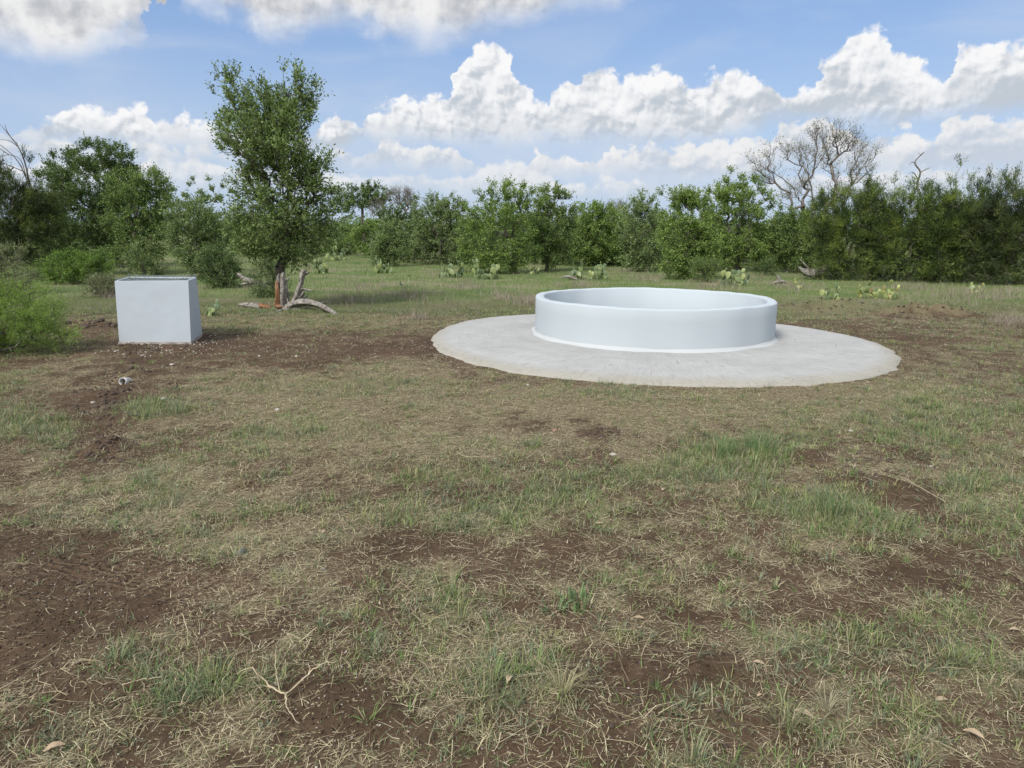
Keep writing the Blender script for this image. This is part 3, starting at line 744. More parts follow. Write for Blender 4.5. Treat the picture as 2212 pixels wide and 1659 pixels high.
def auto_lobes(dep, x0, x1, top, bot, n=8, seed=0):
    rg = np.random.default_rng(seed); w = x1 - x0; x0 -= w * .05; w *= 1.10; h = bot - top; sp = []; pk = rg.uniform(.25, .75)
    sp.append((x0 + w * .5, top + h * .58, w * .42, h * .42))
    for i in range(n):
        u = (i + .5) / n + rg.uniform(-.05, .05)
        ty = top + h * (.05 + .75 * abs(u - pk) ** 2) + rg.uniform(0, .16) * h
        r = w * rg.uniform(.13, .24)
        sp.append((x0 + w * (.1 + .8 * u), ty + r * .6, r, r * rg.uniform(.7, 1.1))); sp.append((x0 + w * (.06 + .88 * u), ty + h * .32, r * 1.1, r))
    for i in range(8):
        sp.append((x0 + w * (.15 + .7 * rg.random()), bot - h * rg.uniform(.08, .40), w * .24, h * .16))
    return plobes(dep, sp)
def dep_of(py): return G(1106, py)[1]

def main_oak():
    dep = 14.75
    z = lambda x, y, rx, ry: (442.5 + x * .4267, 88.5 + y * .4267, rx * .4267, ry * .4267)
    sp = [z(450, 190, 60, 100), (z(420, 330, 130, 90)), z(150, 230, 60, 100), z(80, 230, 30, 60), z(230, 300, 110, 100), z(330, 400, 200, 110), z(520, 270, 60, 80), z(575, 215, 30, 25), z(300, 240, 20, 60),
          z(330, 520, 210, 120), z(90, 400, 60, 25), z(40, 385, 35, 12), z(130, 560, 50, 30), z(390, 700, 190, 130), z(560, 620, 60, 80), z(600, 560, 30, 30), z(230, 720, 100, 90), z(430, 860, 200, 110), z(600, 800, 80, 60),
          z(690, 880, 40, 25), z(640, 740, 50, 20), z(300, 950, 150, 110), z(500, 990, 120, 90), z(200, 900, 70, 80), z(330, 1060, 90, 50), z(460, 1090, 70, 45), z(250, 1040, 60, 35), z(420, 620, 130, 110), z(500, 740, 110, 90), z(540, 940, 120, 90), z(260, 840, 120, 110), z(380, 1010, 150, 80), z(230, 1000, 90, 60), z(360, 480, 150, 110)]
    lobes = plobes(dep, sp, .9)
    lobes = [(l[0] * 1.0, l[1], l[2] - .10, l[3] * .92, l[4], l[5] * .92) for l in lobes]
    b = D(607, 640, dep)
    tt = D(612, 520, dep)
    tree('oak_tree', 'tall leafy oak with upright ragged top rising behind the split orange stump', 'tree', lobes, (b[0], dep), 0, 900, M_OAKM, size=.066, n_sh=6, n_lf=9, L=.31, r_tip=.0045, r_base=.10, aspect=.42, up=.75, spread=.75, trunk_top=tt, jit=.018, shell=.25)
main_oak()

def oak(label, x0, x1, top, bx, by, mat, hid=None, npts=170, lpx=None, size=.074, n_sh=9, n_lf=13, cat='tree', name='oak_tree', th=.30, seed=None, bot=None, L=.34, bark=None, **kw):
    dep = hid or dep_of(by); k_ = dep / FPX
    p = D(bx, by, dep)
    gy_ = D(bx, by, dep)[2]
    ybase = 829.5 - FPX * math.tan(PITCH - math.atan(CAM_H / dep))
    bo = bot or (ybase - (ybase - top) * .04)
    lobes = auto_lobes(dep, x0, x1, top, bo, seed=seed if seed is not None else int(bx))
    if lpx: lobes = plobes(dep, lpx)
    return tree(name, label, cat, lobes, (p[0], dep), (ybase - top) * k_ * th, npts, mat, bark, size * (dep / 27) ** .5, n_sh, n_lf, L, r_tip=.007, r_base=.022 * (ybase - top) * k_ ** 1 , **kw)

oak('big dense oak at far left beside the dark juniper', 92, 292, 306, 262, 575, M_OAKD, hid=30, npts=800, n_sh=9, lpx=[(205, 343, 42, 34), (252, 350, 32, 30), (150, 368, 45, 36), (120, 410, 40, 50), (200, 410, 80, 55), (270, 400, 30, 40), (170, 470, 80, 55), (240, 470, 60, 55), (110, 480, 40, 50), (200, 530, 70, 35), (130, 540, 50, 30)])
oak('rounded green oak standing right of the big dense oak at left', 215, 372, 378, 311, 596, M_OAK, npts=320, lpx=[(330, 402, 35, 25), (290, 420, 40, 35), (340, 440, 32, 45), (270, 470, 50, 45), (322, 490, 48, 45), (300, 540, 45, 30)])
oak('pale green bushy oak standing behind the painted tank', 362, 482, 440, 440, 606, M_OLIVE, npts=190, lpx=[(420, 478, 46, 36), (398, 515, 40, 36), (452, 515, 32, 36), (425, 552, 28, 28), (440, 590, 12, 16)])
oak('wide pale far oak seen between the left oaks and the tall oak', 345, 500, 388, 420, 540, M_OLIVE, hid=52, npts=150, th=.4, size=.09)
oak('dark small oak bush standing just behind right corner of the tank', 428, 512, 545, 470, 625, M_OAKD, npts=90, th=.2, size=.06, lpx=[(478, 578, 28, 30), (494, 602, 20, 18), (456, 572, 15, 22), (470, 608, 16, 14)])
oak('low dark oak shrub at left foot of the tall oak', 560, 606, 560, 590, 622, M_OAKD, hid=17, npts=50, th=.15, size=.055)
oak('far dark oak with flat spreading crown above the thicket', 735, 830, 402, 786, 540, M_OAKD, hid=78, npts=110, th=.62, bot=446, size=.11, L=.7, n_sh=8)
oak('pale olive round oak left of the centre of the tree line', 897, 1010, 408, 950, 572, M_OLIVE, npts=230)
oak('dark oak behind the pale olive round oak', 830, 920, 436, 870, 556, M_OAKD, hid=41, npts=150)
oak('light green bush oak standing alone in front of the thicket', 812, 872, 474, 840, 560, M_OLIVE, hid=33, npts=110)
oak('low bright green bush in front of the far flat crowned oak', 765, 830, 470, 800, 556, M_OAKY, hid=44, npts=110)
oak('broad mid green thicket tree right behind the tall oak', 688, 775, 472, 730, 552, M_OAK, hid=48, npts=130)
oak('tall ragged two-headed oak with a pale slim trunk left of the trough', 1008, 1148, 378, 1112, 590, M_OAKY, npts=330, n_sh=7)
oak('slim oak leaning on the right of the two-headed oak', 1140, 1240, 394, 1180, 578, M_OAK, hid=30, npts=220)
oak('round bright oak directly behind the round trough', 1228, 1338, 426, 1280, 570, M_OAKY, hid=35, npts=230)
oak('sparse olive oak with wispy twiggy top right of the trough centre', 1346, 1432, 408, 1376, 584, M_OLIVE, npts=170, bare_twigs=90)
oak('dense bright oak left of the tree with the bare crown', 1428, 1536, 394, 1482, 600, M_OAKY, npts=240)
oak('tall bright oak in front of the bare grey tree', 1528, 1670, 374, 1590, 582, M_OAKY, npts=330)
oak('medium oak bush standing below the bare grey tree', 1668, 1778, 446, 1700, 584, M_OAK, npts=190)
oak('small grey green oak above the dark juniper edge', 1715, 1800, 415, 1750, 575, M_OLIVE, hid=34, npts=100)
oak('young leafy oak sapling in front of the big dense oak at left', 285, 340, 520, 311, 600, M_OLIVE, hid=24, npts=45, th=.35, size=.06)
oak('small dark oak shrub behind right end of the trough', 1500, 1545, 560, 1522, 606, M_OAK, npts=50, th=.15, size=.05)
oak('round low dark shrub before the bright oaks right of the trough', 1640, 1668, 568, 1652, 590, M_OAKD, npts=26, th=.15, size=.05)

def shrub(name, label, x0, x1, top, bx, by, mat, cat='shrub', npts=80, size=.045, hid=None, n_sh=8, n_lf=9, L=.16, up=.4, **kw):
    dep = hid or dep_of(by); p = D(bx, by, dep)
    lobes = auto_lobes(dep, x0, x1, top, by, n=6, seed=int(bx + top))
    return tree(name, label, cat, lobes, (p[0], dep), .12, npts, mat, None, size, n_sh, n_lf, L, r_tip=.004, r_base=.02, up=up, **kw)
shrub('leafy_shrub', 'bright green rounded shrub behind left side of the painted tank', 96, 226, 538, 160, 618, M_SHRUB, npts=330)
shrub('brown_shrub', 'low brownish twiggy shrub touching left edge of the painted tank', 190, 258, 592, 225, 645, M_GREYSH, npts=90, size=.03, bare_twigs=80)
shrub('grey_shrub', 'grey green low shrub at far left edge below the juniper', -30, 62, 520, 20, 640, M_GREYSH, npts=120, size=.04, bare_twigs=60)
shrub('feathery_bush', 'feathery soft yellow green bush at left edge of the photo', -160, 112, 588, -10, 768, M_FEATH, npts=330, size=.038, n_sh=9, n_lf=22, L=.22, aspect=.16, up=.25, jit=.02)

# junipers
def juniper(label, x0, x1, top, bx, by, mat, hid=None, npts=260, bare=260, seed=1, **kw):
    dep = hid or dep_of(by); p = D(bx, by, dep); k_ = dep / FPX
    rg = np.random.default_rng(seed); w = x1 - x0; h = by - top; sp = []
    for i in range(9):
        u = (i + .5) / 9; ty = top - 2 + h * rg.uniform(.0, .26) + h * abs(u - .5) * .12
        sp.append((x0 + w * u, ty + h * .12, w * .09, h * .13)); sp.append((x0 + w * u + rg.normal() * 6, ty + h * .32, w * .14, h * .2)); sp.append((x0 + w * u, by - h * rg.uniform(.30, .46), w * .14, h * .2)); sp.append((x0 + w * u, by - h * rg.uniform(.08, .16), w * .14, h * .13))
    for i in range(4): sp.append((x0 + w * rg.uniform(.08, .92), top + 8 + h * rg.uniform(-.04, .10), w * .035, h * .11))
    lobes = plobes(dep, sp, 2.0)
    return tree('juniper_tree', label, 'tree', lobes, (p[0], dep), .35, int(npts * 2.1), mat, M_BARK, .085, 9, 18, .36, r_tip=.006, r_base=.09, aspect=.17, up=.5, spread=.7, jit=.035, along=.65, bare_twigs=bare, **kw)
juniper('dark brownish juniper at far left with bare branches sticking out of its top', -90, 104, 350, -10, 566, M_JUND, hid=24, npts=300, seed=5)
juniper('yellow green juniper leftmost of the junipers at right below the bare tree', 1765, 1905, 396, 1835, 592, M_JUN, hid=25.5, seed=2)
juniper('dense juniper with drooping bare lower limbs beneath the twisted snag', 1880, 2030, 398, 1955, 598, M_JUN, hid=25, seed=3)
juniper('tall dark juniper right of the twisted snag', 2005, 2150, 372, 2075, 600, M_JUN, hid=24.5, npts=300, seed=4)
juniper('dark juniper cut off by the right edge of the photo', 2115, 2290, 376, 2200, 606, M_JUND, hid=23.5, npts=300, seed=6)
juniper('low dark juniper closing the gap behind the fallen grey logs', 1690, 1800, 480, 1745, 580, M_JUND, hid=33, npts=140, bare=120, seed=7)
# more distant dark trees that close the view behind the front row
far_specs = [(-60, 470, 34), (150, 452, 46), (520, 486, 50), (640, 478, 52), (905, 462, 47), (1010, 470, 46), (1100, 472, 42), (1200, 474, 44), (1330, 478, 45), (1400, 468, 44), (1560, 470, 40), (1690, 482, 41), (600, 500, 44), (1640, 500, 36), (1450, 496, 35), (1250, 500, 36), (1000, 500, 37)]
far_txt = ['behind the far left juniper', 'behind the big dense oak at left', 'between the pale far oak and the tall oak', 'directly behind the tall oak trunk', 'behind the pale olive round oak', 'filling the gap left of the two-headed oak', 'behind the two-headed oak', 'behind the slim leaning oak',
           'in the gap right of the round bright oak', 'behind the sparse olive oak', 'behind the tall bright oak', 'below the bare grey tree crown', 'low behind the foot of the tall oak', 'low under the tall bright oak', 'low behind the dense bright oak', 'low behind the round bright oak', 'low behind the pale olive round oak']
for i, ((cx, top, dep), tx) in enumerate(zip(far_specs, far_txt)):
    w = 74 + (i * 37) % 40
    m = [M_OAKD, M_JUND, M_OAK][i % 3]
    ytxt = 'dark background tree ' + tx
    oak(ytxt, cx - w, cx + w, top, cx, 560, m, hid=dep, npts=110, size=.12, n_sh=8, n_lf=8, L=.6, th=.15, seed=i + 50, name='background_tree', group='dark trees behind the front row', twigs=False)

def bare_tree(name, label, dep, lobes_px, base_px, tt_px, npts, mat_l, size, n_lf, r_base, rt=.012, bark=M_BARKL, tw=7, twL=.55, stems=None, inner=.30):
    b = D(*base_px, dep); base = np.array([b[0], dep, 0.0]); root = empty(name, base); tag(root, label, 'tree')
    lobes = plobes(dep, lobes_px, .7); pts = lobe_pts(lobes, npts, .35)
    tt = D(*tt_px, dep)
    cen = D(tt_px[0], tt_px[1], dep)
    if stems:
        P = []
        for st in stems:
            q = spline([D(x, y, dep + dz) for x, y, dz in st], 12); P.append(q)
        pts = np.vstack(P + [pts])
    N, par, rad, tips = grow(base, pts, tt, rt, expo=.46, r_base=r_base, bend=.05, inner=inner)
    V, F = limb_mesh(N, par, rad)
    Pt = N[tips[len(tips) // 6:]]; out = nrm(Pt - cen)
    sp, d, l = shoots(Pt, out, tw, twL, .2, .95)
    # each twig bends once and forks
    m1 = sp + d * (l * .5)[:, None]; d2 = nrm(d + rng.normal(size=d.shape) * .35); e1 = m1 + d2 * (l * .55)[:, None]; d3 = nrm(d + rng.normal(size=d.shape) * .55); e2 = m1 + d3 * (l * .4)[:, None]
    n = len(sp); parts = [(V, F)]
    for a_, b_, ra, rb in ((sp, m1, .55, .42), (m1, e1, .42, .2), (m1, e2, .36, .2)):
        parts.append(segs(a_, b_, np.full(n, rt * ra), np.full(n, rt * rb), 3))
    vs = []; fs = []; n0 = 0
    for v_, f_ in parts: vs.append(v_); fs.append(f_ + n0); n0 += len(v_)
    mesh_np('trunk', np.concatenate(vs), np.concatenate(fs), bark, root, None, True)
    if n_lf:
        k_ = rng.random(n) < .8
        LV, LF = leaves(m1[k_], d2[k_], l[k_] * .55, n_lf, size, .5, .4, .05)
        mesh_np('crown', LV, LF, mat_l, root)
    return root
M_SPARSE = leaf_mat('young_leaf', [(.10, .12, .04), (.15, .17, .06), (.2, .22, .09), (.25, .26, .12)])
bare_tree('bare_tree', 'large grey nearly leafless tree with spreading crown above the tree line at right', 32,
          [(1648, 352, 38, 24), (1690, 330, 36, 18), (1665, 385, 30, 18), (1740, 345, 26, 24), (1738, 390, 22, 30), (1785, 330, 26, 40), (1800, 292, 44, 18), (1770, 288, 24, 10), (1835, 312, 34, 22), (1878, 330, 26, 16), (1850, 365, 36, 18), (1820, 400, 34, 24), (1715, 430, 36, 24), (1800, 440, 36, 24)],
          (1768, 560), (1768, 500), 250, M_SPARSE, .07, 2, .15, rt=.0085, tw=7, twL=.5,
          stems=[[(1768, 500, 0), (1735, 455, .3), (1712, 405, .5), (1670, 372, .6), (1630, 352, .5)], [(1765, 500, 0), (1758, 440, -.4), (1748, 385, -.6), (1742, 340, -.6), (1730, 318, -.5)], [(1770, 500, 0), (1785, 440, 0), (1805, 400, .2), (1812, 350, .2), (1805, 300, 0)],
                 [(1785, 445, 0), (1830, 410, -.3), (1860, 365, -.5), (1880, 335, -.6)], [(1805, 400, 0), (1790, 340, .5), (1775, 300, .7)]])
bare_tree('bare_tree', 'far pale grey leafless tree right of the far flat crowned oak', 62, [(870, 430, 24, 22), (850, 425, 15, 15), (885, 445, 18, 25)], (870, 545), (870, 480), 110, M_SPARSE, .10, 1, .12, rt=.016, tw=6, twL=.7)
bare_tree('bare_tree', 'thin pale leafless tree in the gap right of the round bright oak', 55, [(1325, 455, 20, 18), (1345, 462, 16, 20)], (1335, 545), (1335, 500), 80, M_SPARSE, .10, 1, .10, rt=.014, tw=6, twL=.6)
bare_tree('bare_tree', 'thin leafless grey shrub tree rising between far flat oak and thicket', 60, [(815, 455, 18, 18), (840, 470, 16, 14)], (826, 545), (826, 500), 70, M_SPARSE, .10, 1, .10, rt=.014, tw=6, twL=.6)

# twisted snag, bare boughs
def snag():
    dep = 26.5; root = empty('dead_snag', D(1978, 560, dep) * [1, 1, 0]); tag(root, 'twisted leafless snag sticking up between the junipers at right', 'dead tree')
    mb = MB()
    def b(pts, r0, r1, sd, n=14, s=7):
        P = spline([D(x, y, dep + dz) for x, y, dz in pts], n); add_tube(mb, P, np.linspace(r0, r1, n) * .6, s, rough=.12, seed=sd)
    b([(1975, 590, 0), (1982, 520, 0), (1988, 470, 0), (1990, 430, 0), (1981, 400, .1), (1988, 372, 0), (1976, 352, 0), (1988, 336, .1), (1996, 329, 0)], .10, .025, 1, 30, 9)
    b([(1984, 388, 0), (1972, 372, 0), (1962, 376, .1)], .035, .01, 2); b([(1988, 372, 0), (2000, 366, 0), (2010, 362, .1)], .04, .012, 3); b([(1979, 354, 0), (1970, 350, .1), (1964, 356, 0)], .03, .01, 4)
    b([(1990, 336, 0), (1984, 330, 0)], .02, .008, 5, 4); b([(1990, 395, 0), (2004, 385, .1), (2012, 390, 0)], .025, .008, 6)
    mb.build('trunk', M_BARKL, root, True)
snag()
def boughs():
    dep = 24.0; root = empty('dead_boughs', D(20, 560, dep) * [1, 1, 0]); tag(root, 'long bare dark branches arching over the far left juniper', 'dead tree')
    mb = MB()
    L = [[(40, 470), (66, 420), (50, 370), (36, 345), (10, 320), (-20, 300)], [(66, 420), (56, 360), (40, 318), (18, 290), (0, 268)], [(56, 380), (44, 345), (20, 335), (-10, 340)], [(40, 318), (22, 305), (-4, 300)], [(50, 370), (26, 360), (0, 350), (-30, 346)],
         [(30, 305), (16, 285), (10, 268)], [(20, 335), (0, 322), (-14, 318)], [(30, 362), (14, 372), (-8, 372)]]
    for i, q in enumerate(L):
        P = spline([D(x, y, dep + .1 * i) for x, y in q], 14); add_tube(mb, P, np.linspace(.030 if i < 2 else .018, .005, 14), 6, rough=.1, seed=i)
    mb.build('trunk', M_BARK, root, True)
boughs()

# far-off wood closing the horizon
def far_wood():
    V = []; 
    n = 260; az_ = np.radians(rng.uniform(-58, 58, n)); dist = rng.uniform(85, 190, n)
    c = np.stack([np.sin(az_) * dist, np.cos(az_) * dist, rng.uniform(.6, 2.4, n)], 1); r = np.stack([rng.uniform(3, 6, n), rng.uniform(2, 4, n), rng.uniform(1.3, 2.6, n)], 1)
    m = 330
    k_ = np.repeat(np.arange(n), m); d = nrm(rng.normal(size=(n * m, 3))); P = c[k_] + d * r[k_] * rng.uniform(.6, 1.05, (n * m, 1)); P[:, 2] = np.maximum(P[:, 2], .05)
    dv = nrm(rng.normal(size=P.shape) + [0, 0, .4])
    LV, LF = leaves(P, dv, np.full(len(P), .3), 1, .42, .6, .4, .05)
    o = mesh_np('far_wood', LV, LF, M_FAR); tag(o, 'far-off low wood along the horizon', 'wood', kind='stuff')
far_wood()

# ------------------------------------------------------------------ stump and driftwood at the foot of the tall oak
def Z7(x, y): return 177 + x * .2800, 548.7 + y * .2800
def gn(mb, pts, dep, radii, n=20, sides=14, rough=.1, groove=.28, seed=0, c=None, flat=1.0):
    P = spline([np.append(D(*Z7(p[0], p[1]), dep + (p[2] if len(p) > 2 else 0)), r) for p, r in zip(pts, radii)], n)
    add_tube(mb, P[:, :3], np.maximum(P[:, 3], .002), sides, rough=rough, seed=seed, groove=groove, flat=flat)
def stump():
    dep = 14.25
    root = empty('split_stump', D(*Z7(1530, 440), dep) * [1, 1, 0] + [0, 0, 0]); tag(root, 'splintered grey and orange split stump at the foot of the tall oak', 'stump')
    mb = MB()
    gn(mb, [(1545, 440), (1548, 380), (1552, 300), (1555, 220), (1550, 170), (1556, 140)], dep, [.11, .085, .075, .07, .05, .012], 24, seed=1, groove=.35)
    gn(mb, [(1580, 400, .05), (1585, 330, .05), (1572, 260), (1562, 190)], dep, [.05, .045, .04, .02], seed=2)
    gn(mb, [(1570, 240), (1580, 205), (1605, 180)], dep, [.03, .02, .004], 8, 7, seed=3)
    gn(mb, [(1520, 250), (1512, 190), (1520, 150)], dep, [.04, .03, .004], 10, 8, seed=4)
    gn(mb, [(1480, 430, -.1), (1530, 445, -.1), (1600, 430, 0)], dep, [.03, .06, .05], 10, seed=9)
    mb.build('grey_shell', M_DEAD, root, False)
    mb = MB()
    gn(mb, [(1512, 425, -.09), (1505, 360, -.09), (1505, 290, -.09), (1500, 240, -.08), (1502, 205, -.06)], dep, [.045, .058, .055, .045, .01], 22, 12, .14, .35, seed=5, flat=.8)
    gn(mb, [(1480, 380, -.1), (1510, 405, -.14), (1560, 408, -.1)], dep, [.015, .03, .012], 10, 8, seed=6)
    mb.build('orange_heartwood', M_ORANGE, root, False)
stump()
def drift():
    dep = 14.05
    root = empty('uprooted_root', D(*Z7(1620, 420), dep) * [1, 1, 0]); tag(root, 'forked silvery driftwood root leaning against the split stump with one long arched arm', 'dead wood')
    mb = MB()
    gn(mb, [(1560, 430, .05), (1610, 395), (1680, 372, -.1), (1780, 378, -.3), (1860, 408, -.5), (1930, 448, -.72), (1972, 478, -.9)], dep, [.05, .075, .07, .058, .050, .040, .034], 34, 16, .08, .25, 11)
    gn(mb, [(1955, 466, -.85), (1970, 500, -.98), (1956, 526, -1.1)], dep, [.034, .025, .012], 9, 9, seed=12)
    gn(mb, [(1960, 472, -.85), (1995, 488, -.92), (2028, 480, -.95)], dep, [.03, .024, .008], 9, 9, seed=13)
    gn(mb, [(1985, 486, -.9), (2010, 498, -.98), (2022, 502, -1.0)], dep, [.025, .015, .005], 6, 7, seed=14)
    mb.build('arched_arm', M_DEAD, root, False)
    mb = MB()
    gn(mb, [(1600, 410), (1635, 360), (1660, 310), (1672, 265), (1690, 215), (1700, 160), (1712, 122)], dep, [.075, .07, .082, .07, .064, .080, .07], 30, 16, .10, .35, 15, flat=.6)
    gn(mb, [(1700, 160), (1735, 150), (1762, 138)], dep, [.06, .04, .006], 9, 10, seed=16, flat=.6)
    gn(mb, [(1672, 275), (1715, 272), (1755, 280), (1792, 285)], dep, [.06, .03, .022, .008], 12, 9, seed=17)
    gn(mb, [(1640, 350), (1690, 320), (1715, 290)], dep, [.05, .05, .015], 9, 10, seed=18)
    gn(mb, [(1610, 400), (1590, 370), (1582, 340)], dep, [.04, .02, .005], 7, 7, seed=19)
    mb.build('upright_arm', M_DEAD, root, False)
    mb = MB()
    gn(mb, [(1640, 390, .1), (1700, 355, .15), (1748, 322, .2)], dep, [.06, .035, .008], 10, 9, seed=20)
    gn(mb, [(1660, 385, .15), (1760, 372, .25), (1830, 380, .3), (1895, 362, .35)], dep, [.06, .045, .03, .006], 16, 9, seed=21)
    gn(mb, [(1545, 440, -.1), (1490, 458, -.35), (1420, 474, -.6), (1350, 484, -.8), (1312, 478, -.8)], dep, [.04, .032, .028, .02, .008], 16, 8, seed=22)
    gn(mb, [(1590, 430, -.05), (1560, 450, -.1), (1545, 462, -.15)], dep, [.06, .04, .02], 8, 9, seed=23)
    gn(mb, [(1600, 420, 0), (1680, 425, 0), (1760, 405, .1)], dep, [.06, .05, .01], 8, 9, seed=24)
    mb.build('root_spur', M_DEAD, root, False)
drift()
def log(name, label, dep, parts, cat='dead wood'):
    c = np.mean([D(*p[:2], dep) for p in parts[0][0]], 0); root = empty(name, c * [1, 1, 0]); tag(root, label, cat)
    for i, (pts, rad, mat, nm) in enumerate(parts):
        mb = MB(); P = spline([np.append(D(p[0], p[1], dep + (p[2] if len(p) > 2 else 0)), r) for p, r in zip(pts, rad)], 18)
        add_tube(mb, P[:, :3], np.maximum(P[:, 3], .002), 12, rough=.14, seed=i + 40, groove=.3); mb.build(nm, mat, root)
z7 = lambda *L: [(*Z7(p[0], p[1]), *(p[2:])) for p in L]
log('fallen_log', 'short pale fallen log with broken orange end left of the split stump', 14.5, [(z7((1200, 388), (1260, 392), (1330, 398), (1380, 402)), [.012, .045, .06, .06], M_DEAD, 'log'), (z7((1372, 402), (1420, 408), (1475, 424)), [.06, .05, .012], M_ORANGE, 'broken_end')])
log('fallen_log', 'small grey weathered branch lying in grass left of the tall oak', 19.0, [(z7((1200, 150), (1250, 190), (1310, 210), (1390, 222)), [.03, .06, .06, .02], M_DEAD, 'log'), (z7((1230, 235), (1300, 222), (1370, 215)), [.02, .045, .02], M_DEAD, 'branch')])
log('fallen_log', 'grey weathered log with raised snapped limb under the junipers at right', 25.5, [([(1725, 577), (1745, 590), (1775, 588), (1800, 596)], [.03, .13, .14, .05], M_DEAD, 'log'), ([(1765, 588), (1785, 578), (1798, 565), (1802, 560)], [.12, .10, .07, .02], M_DEAD, 'limb'), ([(1800, 592), (1830, 586), (1860, 592)], [.06, .07, .03], M_DEAD, 'branch'), ([(1728, 560), (1742, 575), (1752, 586)], [.01, .03, .05], M_DEAD, 'branch')])
log('dead_stub', 'small pale dead stub in the meadow left of the yellow pear cactus', 22.0, [([(1684, 610), (1682, 602), (1679, 594)], [.06, .05, .015], M_DEAD, 'stub'), ([(1668, 612), (1686, 608), (1700, 611)], [.02, .05, .02], M_DEAD, 'root')])
log('fallen_log', 'short broken log lying beside the large pear cactus behind the trough', 24.0, [([(1212, 600), (1224, 597), (1238, 600), (1248, 604)], [.01, .035, .05, .02], M_DEAD, 'log')])

# ------------------------------------------------------------------ prickly pears
def pad_mesh(seed):
    rg = np.random.default_rng(seed); nu, nv = 16, 9
    V = []
    for i in range(nv):
        ph = np.pi * i / (nv - 1)
        for j in range(nu):
            t = 2 * np.pi * j / nu
            z = -math.cos(ph); r = math.sin(ph)
            prof = 1.0 + .18 * z                       # narrower at the joint
            V.append((r * math.cos(t) * .78 * prof, r * math.sin(t) * .12 * (1 + rg.uniform(-.1, .1)), z + 1.0))
    V = np.array(V) * .5
    i = (np.arange(nv - 1)[:, None] * nu).ravel(); F = []
    for a_ in i:
        for j in range(nu): F.append((a_ + j, a_ + (j + 1) % nu, a_ + nu + (j + 1) % nu, a_ + nu + j))
    return V, np.array(F)
def cactus_mat(name, cols):
    m, nt, b, out = new_mat(name)
    oi = nt.nodes.new('ShaderNodeObjectInfo'); co = obj_co(nt)
    f = (NX(oi.outputs['Random']) * .8 + noise(co, 3, 3) * .3).clamp()
    c = ramp(f, [(i / (len(cols) - 1), q) for i, q in enumerate(cols)])
    vo = nt.nodes.new('ShaderNodeTexVoronoi'); vo.inputs['Scale'].default_value = 11; nt.links.new(co.s, vo.inputs['Vector'])
    c = mixc(smooth(NX(vo.outputs['Distance']), .22, .12) * .5, c, (.35, .32, .16))
    nt.links.new(c.s, b.inputs['Base Color']); b.inputs['Roughness'].default_value = .55
    return m
M_CACT = cactus_mat('cactus_skin', [(.07, .11, .055), (.11, .16, .075), (.16, .215, .10), (.22, .27, .11), (.29, .33, .12)])
M_CACTY = cactus_mat('yellow_cactus_skin', [(.10, .14, .07), (.15, .20, .08), (.22, .27, .09), (.34, .37, .12), (.26, .18, .09)])
PADS = [pad_mesh(s) for s in (1, 2, 3)]
def cactus(label, x0, x1, top, by, npads, mat=M_CACT, hid=None, ps=.23, seed=0):
    rg = np.random.default_rng(seed + int(x0)); dep = hid or dep_of(by); k_ = dep / FPX
    c = D((x0 + x1) / 2, by, dep); root = empty('prickly_pear', (c[0], dep, gz((c[0], dep)))); tag(root, label, 'cactus')
    meshes = []
    for v, f in PADS:
        o = mesh_np('cactus_pad', v, f, mat, None, None, True, link=False); meshes.append(o.data); bpy.data.objects.remove(o)
    W = (x1 - x0) * k_ / 2; H = (by - top) * k_
    grown = []
    for i in range(npads):
        s = ps * rg.uniform(.7, 1.15)
        if i < npads * .42 or not grown:
            loc = Vector((rg.uniform(-W, W) * .8, rg.uniform(-W, W) * .4, -.03 * s)); lean = rg.uniform(-.7, .7); 
        else:
            pl, pm, psz = grown[rg.integers(len(grown))]
            t = rg.uniform(-.9, .9); loc = pl + pm @ Vector((math.sin(t) * .42 * psz * .9, 0, psz * (.5 + .47 * math.cos(t)))); lean = t * .8
            if loc.z + s * .5 > H * 1.05 or abs(loc.x) > W: 
                s *= .6
        rot = Matrix.Rotation(rg.uniform(-1.3, 1.3), 3, 'Z') @ Matrix.Rotation(lean, 3, 'Y') @ Matrix.Rotation(rg.uniform(-.45, .45), 3, 'X')
        o = bpy.data.objects.new('cactus_pad', meshes[i % 3]); COL.objects.link(o); o.parent = root
        o.location = loc; o.rotation_euler = rot.to_euler(); o.scale = (s, s, s)
        grown.append((loc, rot, s))
    return root
cactus('big pale prickly pear clump standing right behind the round trough', 1222, 1318, 570, 602, 95, ps=.18)
cactus('prickly pear with tall upright pad, second left of the clump behind the trough', 1022, 1082, 566, 603, 30)
cactus('rounded prickly pear below the pale olive round oak', 940, 998, 570, 600, 30)
cactus('prickly pear in front of the light green bush oak', 806, 856, 566, 591, 26)
cactus('small two pad prickly pear alone in the meadow grass', 866, 886, 606, 624, 7, ps=.18)
cactus('grey green prickly pear just right of the tall oak trunk', 678, 720, 560, 592, 28)
cactus('prickly pear with yellow pads and one tall pad behind pad at right', 1848, 1952, 590, 640, 95, M_CACTY, ps=.13)
cactus('low prickly pear left of the yellow padded one', 1770, 1816, 620, 645, 20, M_CACT, ps=.17)
cactus('low sprawling prickly pear at far right of the meadow', 2096, 2132, 613, 627, 12, M_CACTY, ps=.15)
cactus('prickly pear mixed with brush below the tall bright oak', 1548, 1618, 580, 612, 32)
cactus('tiny bright prickly pear just right of the small dead stub', 1712, 1742, 603, 620, 9, M_CACTY, ps=.13)
cactus('far pale prickly pear patch below the sparse olive oak', 1392, 1470, 544, 572, 40, ps=.26)
cactus('far pale prickly pear patch below the dense bright oak', 1500, 1560, 550, 576, 30, ps=.26)
cactus('far prickly pear patch in front of the thicket right of the tall oak', 700, 770, 540, 566, 36, ps=.28)
cactus('dark prickly pear with one round yellow pad beside the painted tank', 437, 462, 650, 688, 8, M_CACT, ps=.2)
